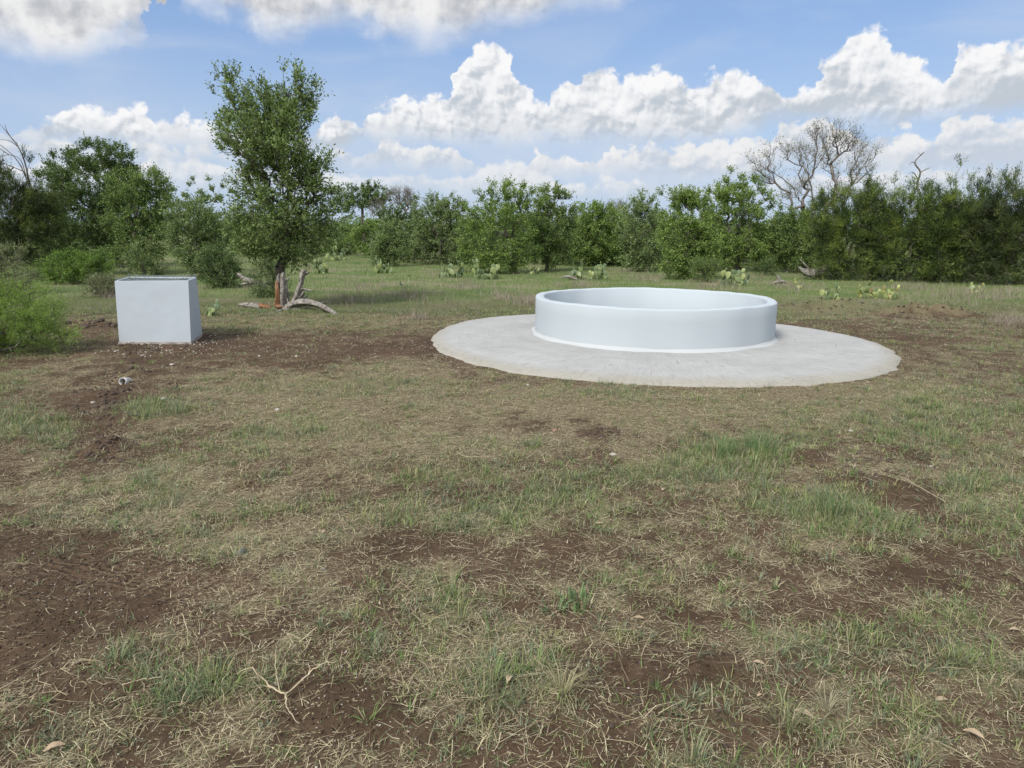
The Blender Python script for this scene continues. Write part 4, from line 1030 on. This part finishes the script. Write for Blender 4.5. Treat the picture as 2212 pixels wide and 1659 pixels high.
cactus('small prickly pear at edge of the oak sapling left of the trough', 1140, 1165, 572, 592, 8, ps=.18)

# ------------------------------------------------------------------ pipe, stones, twigs, leaves
def pipe():
    p = on(268, 829); root = empty('drain_pipe', p); tag(root, 'open end of a white plastic pipe poking out of the soil below the tank', 'pipe')
    m, nt, b, out = new_mat('white_plastic'); b.inputs['Base Color'].default_value = (.50, .50, .48, 1); b.inputs['Roughness'].default_value = .35
    n = 28; th = np.arange(n) / n * 2 * np.pi
    ax = nrm(np.array([-.05, -1, .16])); A = nrm(np.cross(ax, [0, 0, 1.])); B = np.cross(ax, A); c = p + [0, 0, .022]
    prof = [(.045, -.11), (.045, -.05), (.052, -.045), (.052, .03), (.043, .03), (.043, -.03), (.038, -.04), (.038, -.10)]
    prof = [(r * .8, t * .8) for r, t in prof]
    V = np.concatenate([c + ax * t + r * (A * np.cos(th)[:, None] + B * np.sin(th)[:, None]) for r, t in prof])
    i = np.arange(len(prof) - 1)[:, None] * n; j = np.arange(n)[None]; j2 = (j + 1) % n
    F = np.stack([i + j, i + j2, i + n + j2, i + n + j], -1).reshape(-1, 4)
    mesh_np('pipe_wall', V, F, m, root, None, True)
pipe()
def rock_np(c, s, seed, flat=.6):
    rg = np.random.default_rng(seed); nu, nv = 9, 6; V = []
    for i in range(nv):
        ph = np.pi * i / (nv - 1)
        for j in range(nu):
            t = 2 * np.pi * j / nu; r = rg.uniform(.72, 1.12) if 0 < i < nv - 1 else 1
            V.append((r * math.sin(ph) * math.cos(t), r * math.sin(ph) * math.sin(t) * .8, -math.cos(ph) * flat * r))
    a_ = rg.uniform(0, 6.28); c_, s_ = math.cos(a_), math.sin(a_); V = np.array(V) @ np.array([[c_, s_, 0], [-s_, c_, 0], [0, 0, 1]])
    F = [(i * nu + j, i * nu + (j + 1) % nu, (i + 1) * nu + (j + 1) % nu, (i + 1) * nu + j) for i in range(nv - 1) for j in range(nu)]
    return V * s + c, np.array(F)
def stone_mat(name, cols):
    m, nt, b, out = new_mat(name); c = ramp(noise(obj_co(nt), 9, 5, .6), [(.3 + .4 * i / (len(cols) - 1), q) for i, q in enumerate(cols)])
    nt.links.new(c.s, b.inputs['Base Color']); b.inputs['Roughness'].default_value = .9; bump(nt, b, noise(obj_co(nt), 40, 4), .5, .01); return m
M_LIME = stone_mat('limestone', [(.22, .19, .15), (.36, .33, .28), (.50, .48, .43)])
M_GREYR = stone_mat('dark_stone', [(.06, .06, .06), (.12, .12, .115), (.2, .2, .19)])
M_REDR = stone_mat('red_stone', [(.12, .06, .04), (.22, .12, .08), (.3, .18, .12)])
M_SOILC = stone_mat('soil_clod', [(.035, .023, .016), (.06, .041, .029), (.095, .066, .048)])
for lb, px, py, s, mt in [
    ('pale triangular stone on soil left of the drain pipe line', 202, 990 - 115, .035, M_LIME), ('flat pale stone in grass below the drain pipe', 353, 865, .05, M_LIME),
    ('two-lobed pale stone in front of the concrete pad', 1325, 985, .045, M_LIME), ('reddish clay lump in the straw before the pad', 1198, 928, .05, M_REDR),
    ('dark flat stone half hidden in grass below the tank', 522, 1192, .05, M_GREYR), ('pale stone on soil between the tank and the pad', 600, 887, .045, M_LIME),
    ('whitish stone lying on dirt below the split stump', 640, 770, .04, M_LIME), ('small white stone on dirt right of the tank corner', 560, 770, .035, M_LIME), ('white stone near the left front of the tank', 372, 790, .045, M_LIME),
    ('white stone just before the right front of the pad', 1838, 930, .04, M_LIME), ('dark clump on the dirt berm right of the trough', 1744, 655, .10, M_SOILC), ('flat pale flake in grass at right', 2012, 1008, .03, M_LIME),
    ('white stone in front of the middle of the pad', 1140, 832, .035, M_LIME), ('flat light stone on the berm at right', 2055, 672, .12, M_LIME), ('small grey stone on the soil left of the branch', 700, 1232, .025, M_GREYR)]:
    p = on(px, py, s * .1); s *= .7; v, f = rock_np(np.zeros(3), s, int(px), .5); o = mesh_np('stone', v, f, mt); o.location = p; tag(o, lb, 'stone')
def pebbles():
    mbv, mbf, n0 = [], [], 0
    def scatter(n, px, py, rx, ry, smin, smax):
        nonlocal n0
        for _ in range(n):
            x, y = px + rng.normal() * rx, py + rng.normal() * ry
            p = on(x, y)
            if in_pad(p[0], p[1], 0) or (-5.85 < p[0] < -4.7 and 9.75 < p[1] < 10.7): continue
            s = smin + (smax - smin) * rng.random() ** 3
            v, f = rock_np(p + [0, 0, s * .25], s, int(rng.integers(1e6))); mbv.append(v); mbf.append(f + n0); n0 += len(v)
    scatter(380, 560, 748, 170, 17, .004, .014); scatter(130, 330, 757, 60, 7, .005, .022); scatter(260, 800, 755, 140, 22, .004, .012)
    scatter(260, 1950, 700, 140, 22, .005, .016); scatter(110, 450, 730, 25, 12, .008, .02); scatter(170, 960, 770, 50, 30, .005, .013)
    scatter(200, 1200, 1350, 600, 200, .003, .007); scatter(200, 700, 1400, 300, 150, .003, .007); scatter(90, 1500, 845, 300, 18, .005, .014); scatter(60, 110, 1250, 120, 100, .003, .006)
    o = mesh_np('gravel', np.concatenate(mbv), np.concatenate(mbf), M_LIME); tag(o, 'small pale gravel strewn over the bare soil', 'gravel', kind='stuff')
    mbv, mbf, n0 = [], [], 0
    def clods(n, px, py, rx, ry, smin, smax):
        nonlocal n0
        for _ in range(n):
            p = on(px + rng.normal() * rx, py + rng.normal() * ry)
            if in_pad(p[0], p[1], .0): continue
            s = smin + (smax - smin) * rng.random() ** 2.5
            v, f = rock_np(p + [0, 0, s * .15], s, int(rng.integers(1e6)), .7); mbv.append(v); mbf.append(f + n0); n0 += len(v)
    clods(150, 225, 965, 40, 16, .006, .024); clods(130, 220, 870, 40, 28, .008, .035); clods(90, 290, 815, 50, 14, .008, .035); clods(140, 1830, 1010, 90, 28, .008, .028)
    clods(260, 1990, 682, 90, 6, .01, .035); clods(160, 1800, 662, 70, 5, .01, .032); clods(80, 1300, 937, 30, 8, .006, .025); clods(90, 320, 752, 60, 6, .01, .04); clods(60, 215, 702, 30, 5, .02, .06); clods(80, 940, 745, 14, 18, .01, .035)
    clods(250, 200, 1220, 150, 90, .004, .012); clods(250, 1400, 1500, 220, 90, .004, .012)
    o = mesh_np('soil_clods', np.concatenate(mbv), np.concatenate(mbf), M_SOILC); tag(o, 'crumbled dark soil clods', 'soil', kind='stuff')
pebbles()
def crumbs():
    x = rng.uniform(-1, 1, 420000); y = 1.25 + (11.5 - 1.25) * rng.random(420000) ** 1.35; x = x * (y * .84 + .8)
    b, g, s_ = fields(x, y); k_ = (rng.random(len(x)) < np.clip(b * 1.3 - .35, .02, 1) * .55) & clear(x, y, -.05); x, y = x[k_], y[k_]; n = len(x)
    s = .0013 + .0060 * rng.random(n) ** 4 * (1 + y * .05)
    w = rng.random(n) < .03; s[w] *= .6; z = np.where(in_pad(x, y), .06, height(x, y))
    O = np.array([[1, 0, 0], [0, 1, 0], [-1, 0, 0], [0, -1, 0], [0, 0, .8], [0, 0, -.5]])
    a_ = rng.uniform(0, 6.28, n); ca, sa = np.cos(a_), np.sin(a_); sc = rng.uniform(.55, 1.3, (n, 6))
    V = O[None] * sc[..., None]; X = V[..., 0] * ca[:, None] - V[..., 1] * sa[:, None]; Y = V[..., 0] * sa[:, None] + V[..., 1] * ca[:, None]
    V = np.stack([X, Y, V[..., 2]], -1) * s[:, None, None] + np.stack([x, y, z + s * .3], 1)[:, None]
    F = (np.arange(n)[:, None, None] * 6 + np.array([[0, 1, 4], [1, 2, 4], [2, 3, 4], [3, 0, 4], [1, 0, 5], [2, 1, 5], [3, 2, 5], [0, 3, 5]])[None]).reshape(-1, 3)
    c = np.array([.085, .058, .038]) * rng.uniform(.45, 1.9, (n, 1)); c[w] = np.array([.28, .24, .19])
    o = mesh_np('soil_crumbs', V.reshape(-1, 3), F, M_STRAW, None, np.repeat(c, 6, 0)); tag(o, 'fine crumbs of loose brown earth', 'soil', kind='stuff'); print('crumbs', n)
M_TWIG = wood_mat('pale_twig', [(.24, .19, .12), (.42, .35, .23), (.55, .47, .33)], 20, (1, 1, 1), .8, .3)
def twig(name, label, paths, mat=M_TWIG):
    c = on(*paths[0][0][0][:2]); root = None; mb = MB()
    for i, (pts, r0_, r1_) in enumerate(paths):
        P = spline([on(p[0], p[1], (p[2] if len(p) > 2 else .012) + .016) for p in pts], 16); P += rng.normal(size=P.shape) * r0_ * [.4, .4, .2]
        add_tube(mb, P, np.linspace(r0_, r1_, 16) * .55, 6, rough=.25, seed=i)
    o = mb.build(name, mat); tag(o, label, 'twig'); return o
b0 = lambda x, y: (x * .3201, 1128.2 + y * .3201)      # places read off the lower left of the photo
bz = lambda *L: [(*b0(p[0] * 1.13, p[1] * 1.13), *(p[2:])) for p in L]
bz = lambda *L: [(*b0(p[0], p[1]), *(p[2:])) for p in L]
twig('fallen_twig', 'forked pale bare twig lying on the soil in the near foreground', [
    (bz((1928, 1215), (1850, 1190), (1760, 1130, .03), (1690, 1095, .04), (1610, 1100, .02)), .007, .003), (bz((1928, 1215), (1990, 1180), (2080, 1130, .03), (2150, 1100, .05), (2290, 1050, .04)), .007, .003),
    (bz((1928, 1215), (1940, 1280), (1960, 1350), (2020, 1418)), .006, .002), (bz((1895, 1200), (1870, 1120, .05), (1875, 1036, .08)), .004, .002), (bz((1850, 1185), (1780, 1165), (1700, 1180)), .003, .001), (bz((1760, 1130), (1740, 1110), (1650, 1130)), .003, .001), (bz((2080, 1130), (2100, 1110, .05), (2085, 1090, .06)), .003, .001)])
twig('fallen_twig', 'short pale twig lying flat left of the forked twig', [(bz((830, 1170), (950, 1135), (1110, 1112)), .004, .002)])
twig('fallen_twig', 'thin crooked pale twig standing in grass above the forked twig', [(bz((1245, 755, .06), (1275, 830, .03), (1272, 890, .01)), .003, .002)])
twig('fallen_twig', 'long pale twig lying across the bare dirt ridge at right', [([(1940, 1052 - 12), (1975, 1062), (2040, 1098)], .006, .003), ([(1945, 1045), (1965, 1060), (1960, 1075)], .004, .002)])
twig('fallen_twig', 'curved straw coloured stem lying in the straw left of the pad front', [([(985, 985), (1010, 996), (1060, 994)], .005, .002)])
# dry oak leaves
M_DRY = stone_mat('dry_leaf', [(.25, .18, .11), (.38, .29, .19), (.48, .39, .27)])
def dryleaf_np(c, s, rz, seed):
    rg = np.random.default_rng(seed); n = 9; u = np.linspace(0, 1, n); w = .24 * np.sin(np.pi * np.clip(u, .02, .98)) ** .7
    curl = .16 * np.sin(np.pi * u) * rg.uniform(.5, 1.5); V = []
    for a_, b_, h in zip(u, w, curl): V += [(a_ - .5, b_ * rg.uniform(.85, 1.1), h + .10), (a_ - .5, 0, h), (a_ - .5, -b_ * rg.uniform(.85, 1.1), h + .08)]
    V = np.array(V) * s; c_, s_ = math.cos(rz), math.sin(rz); V = V @ np.array([[c_, s_, 0], [-s_, c_, 0], [0, 0, 1]])
    F = [(i * 3 + j, i * 3 + j + 1, i * 3 + 4 + j, i * 3 + 3 + j) for i in range(n - 1) for j in (0, 1)]
    return V + c, np.array(F)
for i, (lb, px, py, s, rz) in enumerate([
    ('long tan oak leaf curled on soil at lower right', 1735, 1552, .075, -.6), ('tan leaf on soil left of the long curled leaf', 1638, 1448, .05, -.5), ('pinkish dry leaf in grass right of the pad twig', 1432, 1067, .05, 1.0), ('round dry leaf right of centre in grey green grass', 1295, 1138, .05, .3),
    ('folded brown leaf pair in the left middle grass', 700, 1155, .05, 1.3), ('brownish leaf in grass at lower right corner', 2100, 1600, .07, -.7), ('orange tan leaf flat near the right edge', 2032, 1528 - 5, .055, 0.1), ('pale dry leaf at right edge of the soil patch', 2190, 1372, .05, -.2),
    ('small pale leaf alone on soil at lower centre', 1640, 1590 - 140 + 60, .03, .5), ('dry leaf in straw at the bottom left corner', 120, 1690 - 60, .07, .6), ('brown leaf half buried in bottom centre straw', 1100, 1480, .06, 1.2), ('little tan leaf near the wide bladed green plant', 1380, 1340, .05, -.2)]):
    v, f = dryleaf_np(np.zeros(3), s * .82, rz, i); o = mesh_np('dry_leaf', v, f, M_DRY, None, None, True); o.location = on(px, py, .012); tag(o, lb, 'leaf')

# ------------------------------------------------------------------ scattered straw and grass
def blades(P, ang, L, W, lean0, lean1, col, side=None):
    """two-piece blades; lean from vertical in radians"""
    n = len(P); h = np.stack([np.cos(ang), np.sin(ang), 0 * ang], 1); up = np.array([0, 0, 1.]); sd = np.stack([-np.sin(ang), np.cos(ang), 0 * ang], 1)
    d0_ = up * np.cos(lean0)[:, None] + h * np.sin(lean0)[:, None]; d1_ = up * np.cos(lean1)[:, None] + h * np.sin(lean1)[:, None]
    if side is not None: d1_ = d1_ + sd * side[:, None]
    p1 = P + d0_ * (L * .5)[:, None]; p2 = p1 + d1_ * (L * .5)[:, None]; w = sd * (W * .5)[:, None]
    V = np.stack([P - w, P + w, p1 - w * .85, p1 + w * .85, p2 - w * .15, p2 + w * .15], 1).reshape(-1, 3)
    b = np.arange(n)[:, None, None] * 6; F = (b + np.array([[0, 1, 3, 2], [2, 3, 5, 4]])[None]).reshape(-1, 4)
    return V, F, np.repeat(col, 6, 0)
def clear(x, y, m=0.0):
    return ~in_pad(x, y, m) & ~((x > -6.0 + .02 * y) & (x < -4.62) & (y > 9.72) & (y < 10.75))
def wedge(n, d0_, d1_, power=1.0):
    """points over the seen wedge, with a margin for other viewpoints; density falls with distance as d^(power-2)"""
    u = rng.random(n); y = (d0_ ** power + u * (d1_ ** power - d0_ ** power)) ** (1 / power)
    x = rng.uniform(-1, 1, n) * (y * .86 + 1.0); return x, y
def straw():
    Vs = []; 
    x, y = wedge(900000, 1.2, 13.5, 1.1)
    b, g, s = fields(x, y)
    dens = np.clip(.10 + .95 * s - .15 * g, .06, 1) * np.where(b > .75, .35, 1.0)
    edgep = in_pad(x, y) & ~in_pad(x, y, -.22) & (rng.random(len(x)) < .16)
    k_ = (rng.random(len(x)) < dens) & (clear(x, y, -.02) | edgep)
    x, y, s, g = x[k_], y[k_], s[k_], g[k_]; n = len(x)
    L = np.clip(rng.lognormal(-3.45, .7, n), .006, .18); W = rng.uniform(.0006, .0019, n) * (1 + .5 * (rng.random(n) < .12)) * (1 + y * .09)
    t = rng.random((n, 1)); c = (1 - t) * np.array([.21, .17, .105]) + t * np.array([.55, .475, .29]); gr = rng.random(n) < .22; c[gr] = c[gr] * [.62, .62, .66]
    y_ = rng.random(n) < .15; c[y_] = np.array([.62, .55, .36])
    ch = rng.random(n) < .25; L[ch] = rng.uniform(.003, .013, ch.sum()); W[ch] = rng.uniform(.002, .0055, ch.sum()); c[ch] *= rng.uniform(.5, 1.0, (ch.sum(), 1))
    zz = np.where(in_pad(x, y), .066, height(x, y))
    P = np.stack([x, y, zz + rng.uniform(.0, .018, n) + L * .02], 1)
    V, F, C = blades(P, rng.uniform(0, 2 * np.pi, n), L, W, rng.normal(1.50, .12, n), rng.normal(1.58, .16, n), c, rng.normal(0, .16, n) + (rng.random(n) < .10) * rng.normal(0, .8, n))
    o = mesh_np('straw', V, F, M_STRAW, None, C); tag(o, 'dry straw litter over the near ground', 'straw', kind='stuff')
    print('straw', n)
def tufts():
    x, y = wedge(44000, 1.2, 14.0, 1.25)
    b, g, s = fields(x, y)
    dens = np.clip(g * 1.1 - .10, .02, 1) * np.where(b > .7, .25, 1)
    k_ = (rng.random(len(x)) < dens) & clear(x, y, .02); x, y, g, b = x[k_], y[k_], g[k_], b[k_]; n = len(x)
    m = rng.integers(7, 26, n); rad = rng.uniform(.008, .04, n) * (1 + .5 * g); kind = rng.random(n); hgt_ = rng.uniform(.020, .056, n) * (1 + .7 * (g > .75) + .5 * (rng.random(n) < .08))
    k_ = np.repeat(np.arange(n), m); N = len(k_)
    a_ = rng.uniform(0, 2 * np.pi, N); r = rad[k_] * np.sqrt(rng.random(N))
    px, py = x[k_] + r * np.cos(a_), y[k_] + r * np.sin(a_)
    L = hgt_[k_] * rng.uniform(.6, 1.6, N); W = rng.uniform(.0016, .0036, N) * (1 + y[k_] * .05)
    pal = np.array([[.13, .21, .065], [.17, .24, .08], [.20, .23, .14], [.27, .29, .12], [.15, .20, .12]])
    pk = np.minimum((kind * 5).astype(int), 4); c = pal[pk][k_] * rng.uniform(.65, 1.35, (N, 1))
    dry = rng.random(N) < .20; c[dry] = np.array([.36, .31, .19]) * rng.uniform(.6, 1.2, (dry.sum(), 1))
    P = np.stack([px, py, height(px, py) - .003], 1)
    lean = np.clip(np.abs(rng.normal(.62, .35, N)) + r / rad[k_] * .3, 0, 1.5)
    V, F, C = blades(P, a_ + rng.normal(0, .5, N), L, W, lean * .75, lean * 1.35, c, rng.normal(0, .2, N))
    o = mesh_np('grass', V, F, M_BLADE, None, C); tag(o, 'short green grass tufts growing through the straw', 'grass', kind='stuff')
    print('tuft blades', N)
def short_grass():
    x, y = wedge(620000, 1.2, 14.5, 1.3); b, g, s = fields(x, y)
    k_ = (rng.random(len(x)) < np.clip(.04 + 1.0 * g, 0, 1) * np.where(b > .8, .25, 1)) & clear(x, y, .0); x, y, g = x[k_], y[k_], g[k_]; n = len(x)
    L = rng.uniform(.012, .045, n) * (1 + .8 * g); W = rng.uniform(.0014, .0032, n) * (1 + y * .06)
    cz = fbm(x * 2.1, y * 2.1, 91, 3)[:, None]; t = np.clip((cz - .5) * 3 + .5 + rng.normal(0, .25, (n, 1)), 0, 1)
    c = (1 - t) * np.array([.18, .215, .125]) + t * np.array([.19, .26, .085]); c *= rng.uniform(.6, 1.4, (n, 1)); dry = rng.random(n) < .30; c[dry] = np.array([.40, .35, .23]) * rng.uniform(.6, 1.25, (dry.sum(), 1))
    P = np.stack([x, y, height(x, y) - .002], 1); lean = np.abs(rng.normal(.95, .4, n))
    V, F, C = blades(P, rng.uniform(0, 6.28, n), L, W, np.clip(lean, 0, 1.5), np.clip(lean * 1.3, 0, 1.65), c, rng.normal(0, .4, n))
    o = mesh_np('ground_cover', V, F, M_BLADE, None, C); tag(o, 'fine low weeds and creeping grass', 'ground cover', kind='stuff')
    print('short', n)
def meadow():
    x, y = wedge(330000, 12.3, 62, .75); x = x * 1.05
    pn = fbm(x * .45, y * .45, 21, 4); p2 = fbm(x * 1.3, y * 1.3, 22, 3)
    b, g, s = fields(x, y)
    edge = np.clip((y - 12.2 + (pn - .5) * 2.4) / 2.6, .03, 1)
    k_ = (rng.random(len(x)) < edge * np.where((b > .55) & (y < 19), .12, 1) * np.clip(.45 + 1.1 * p2, 0, 1)) & clear(x, y, .05)
    x, y, pn, p2 = x[k_], y[k_], pn[k_], p2[k_]; n = len(x); grow_ = np.clip((y - 12.5) / 5, .25, 1)
    L = rng.uniform(.04, .12, n) * grow_ * (.6 + 1.0 * p2) ; W = rng.uniform(.003, .006, n) * (1 + (y - 12) * .045)
    c = np.empty((n, 3)); t = rng.random((n, 1)); c[:] = (1 - t) * np.array([.13, .19, .06]) + t * np.array([.20, .27, .09])
    dry = rng.random(n) < np.clip((pn - .52) * 3, .06, .45); c[dry] = np.array([.34, .30, .22]) * rng.uniform(.55, 1.25, (dry.sum(), 1)); L[dry] *= 1.15
    pu = (rng.random(n) < np.clip((p2 - .62) * 3, 0, .2)); c[pu] = np.array([.26, .215, .185]) * rng.uniform(.6, 1.2, (pu.sum(), 1)); L[pu] *= 1.3
    P = np.stack([x, y, height(x, y) - .005], 1); lean = np.abs(rng.normal(.35, .3, n))
    V, F, C = blades(P, rng.uniform(0, 6.28, n), L, W, lean, lean * 1.9, c, rng.normal(0, .25, n))
    o = mesh_np('meadow_grass', V, F, M_BLADE, None, C); tag(o, 'taller green and dry meadow grass behind the trough', 'grass', kind='stuff')
    print('meadow', n)
def brush():
    """grey dead forbs standing in the meadow"""
    spots = [(905, 690, 26), (660, 580, 40), (1090, 640, 60), (1240, 620, 60), (900, 640, 70), (1700, 620, 80), (2050, 640, 100), (2150, 640, 80), (1620, 600, 50), (560, 620, 50), (1010, 620, 60), (800, 620, 60), (1960, 620, 60), (250, 640, 40), (530, 590, 60), (740, 650, 60), (1400, 600, 60), (1540, 620, 60), (2180, 700, 50), (640, 660, 40), (1140, 655, 40)]
    P0 = []; 
    for px, py, r in spots:
        for _ in range(int(r * 1.0)):
            a_ = rng.normal() * r * .5; P0.append(on(px + a_, py + rng.normal() * r * .09))
    P0 = np.array(P0); k_ = clear(P0[:, 0], P0[:, 1], .05); P0 = P0[k_]
    n = len(P0); m = 9; B = np.repeat(P0, m, 0); N = len(B); B = B + rng.normal(size=(N, 3)) * [.06, .06, 0]
    L = rng.uniform(.08, .30, N); c = np.array([.30, .26, .21]) * rng.uniform(.55, 1.3, (N, 1)); pu = rng.random(N) < .3; c[pu] = c[pu] * [.96, .88, .84]
    lean = np.abs(rng.normal(.4, .35, N))
    V, F, C = blades(B, rng.uniform(0, 6.28, N), L, rng.uniform(.003, .006, N), lean, lean * 1.4, c, rng.normal(0, .5, N))
    o = mesh_np('dead_weeds', V, F, M_STRAW, None, C); tag(o, 'brittle grey dead weeds standing in the meadow', 'weeds', kind='stuff')
crumbs(); straw(); tufts(); short_grass(); meadow(); brush()

def plant(name, label, px, py, n, L, W, col, spread=.7, r=.03, cat='plant', lean=(.5, .25)):
    p = on(px, py); a_ = rng.uniform(0, 6.28, n); rr_ = r * np.sqrt(rng.random(n))
    P = p + np.stack([rr_ * np.cos(a_), rr_ * np.sin(a_), 0 * a_], 1); ln = np.clip(rng.normal(lean[0], lean[1], n), .05, 1.4)
    c = (np.array(col) * .8 + .05) * rng.uniform(.6, 1.4, (n, 1)); dr = rng.random(n) < .18; c[dr] = [.42, .38, .24]
    V, F, C = blades(P, a_ + rng.normal(0, .4, n), L * rng.uniform(.6, 1.25, n), W * rng.uniform(.8, 1.2, n), ln * .7, ln * 1.35, c, rng.normal(0, .15, n))
    root = p; o = mesh_np(name, V - p, F, M_BLADE, None, C); o.location = p; tag(o, label, cat); return o
plant('broad_leaf_plant', 'bright broad bladed green plant on the soil at lower centre', 1248, 1308, 30, .085, .012, (.13, .22, .06), r=.07)
plant('broad_leaf_plant', 'smaller broad bladed plant left of the bright one', 1195, 1322, 18, .055, .010, (.12, .2, .06), r=.05, lean=(.9, .2))
plant('grass_clump', 'pale yellow splayed grass clump with long stems at lower centre', 1215, 1506, 60, .15, .0028, (.33, .31, .14), r=.02, lean=(.85, .3))
plant('grass_clump', 'dense dark green grass clump at lower left', 395, 1530, 80, .075, .0026, (.10, .16, .05), r=.05, lean=(.95, .3))
plant('grass_clump', 'green grass clump above the dense dark one at lower left', 450, 1505, 80, .07, .0026, (.11, .17, .055), r=.05, lean=(.9, .3))
plant('grass_clump', 'upright green grass clump at edge of the bare soil at left', 250, 1440, 60, .07, .0026, (.12, .18, .06), r=.04, lean=(.7, .3))
plant('grass_clump', 'tall bright grass clump on the dirt ridge at right', 1795, 1115, 110, .16, .003, (.11, .2, .05), r=.08, lean=(.35, .25))
plant('grass_clump', 'tall bright grass clump topping the lush patch right of centre', 1640, 978, 150, .17, .0035, (.10, .21, .045), r=.12, lean=(.3, .2))
plant('grass_clump', 'lush bright grass clump left in the lush patch', 1560, 985, 150, .15, .0035, (.10, .2, .045), r=.12, lean=(.3, .2))
plant('grass_clump', 'wispy grass clump at the bottom right', 1700, 1512 + 60, 80, .12, .003, (.19, .21, .08), r=.04, lean=(.6, .3))
plant('grass_clump', 'pale dry grass clump at bottom right of the tan leaf', 1785, 1540, 50, .09, .0028, (.42, .39, .24), r=.015, lean=(.6, .3))
plant('grass_clump', 'upright weed with blade leaves at lower right soil', 1475 + 20, 1640, 26, .12, .005, (.2, .24, .1), r=.03, lean=(.4, .25))
plant('grass_clump', 'green rosette weed on soil at right', 1675, 1275, 16, .06, .010, (.22, .30, .10), r=.01, lean=(.6, .25))
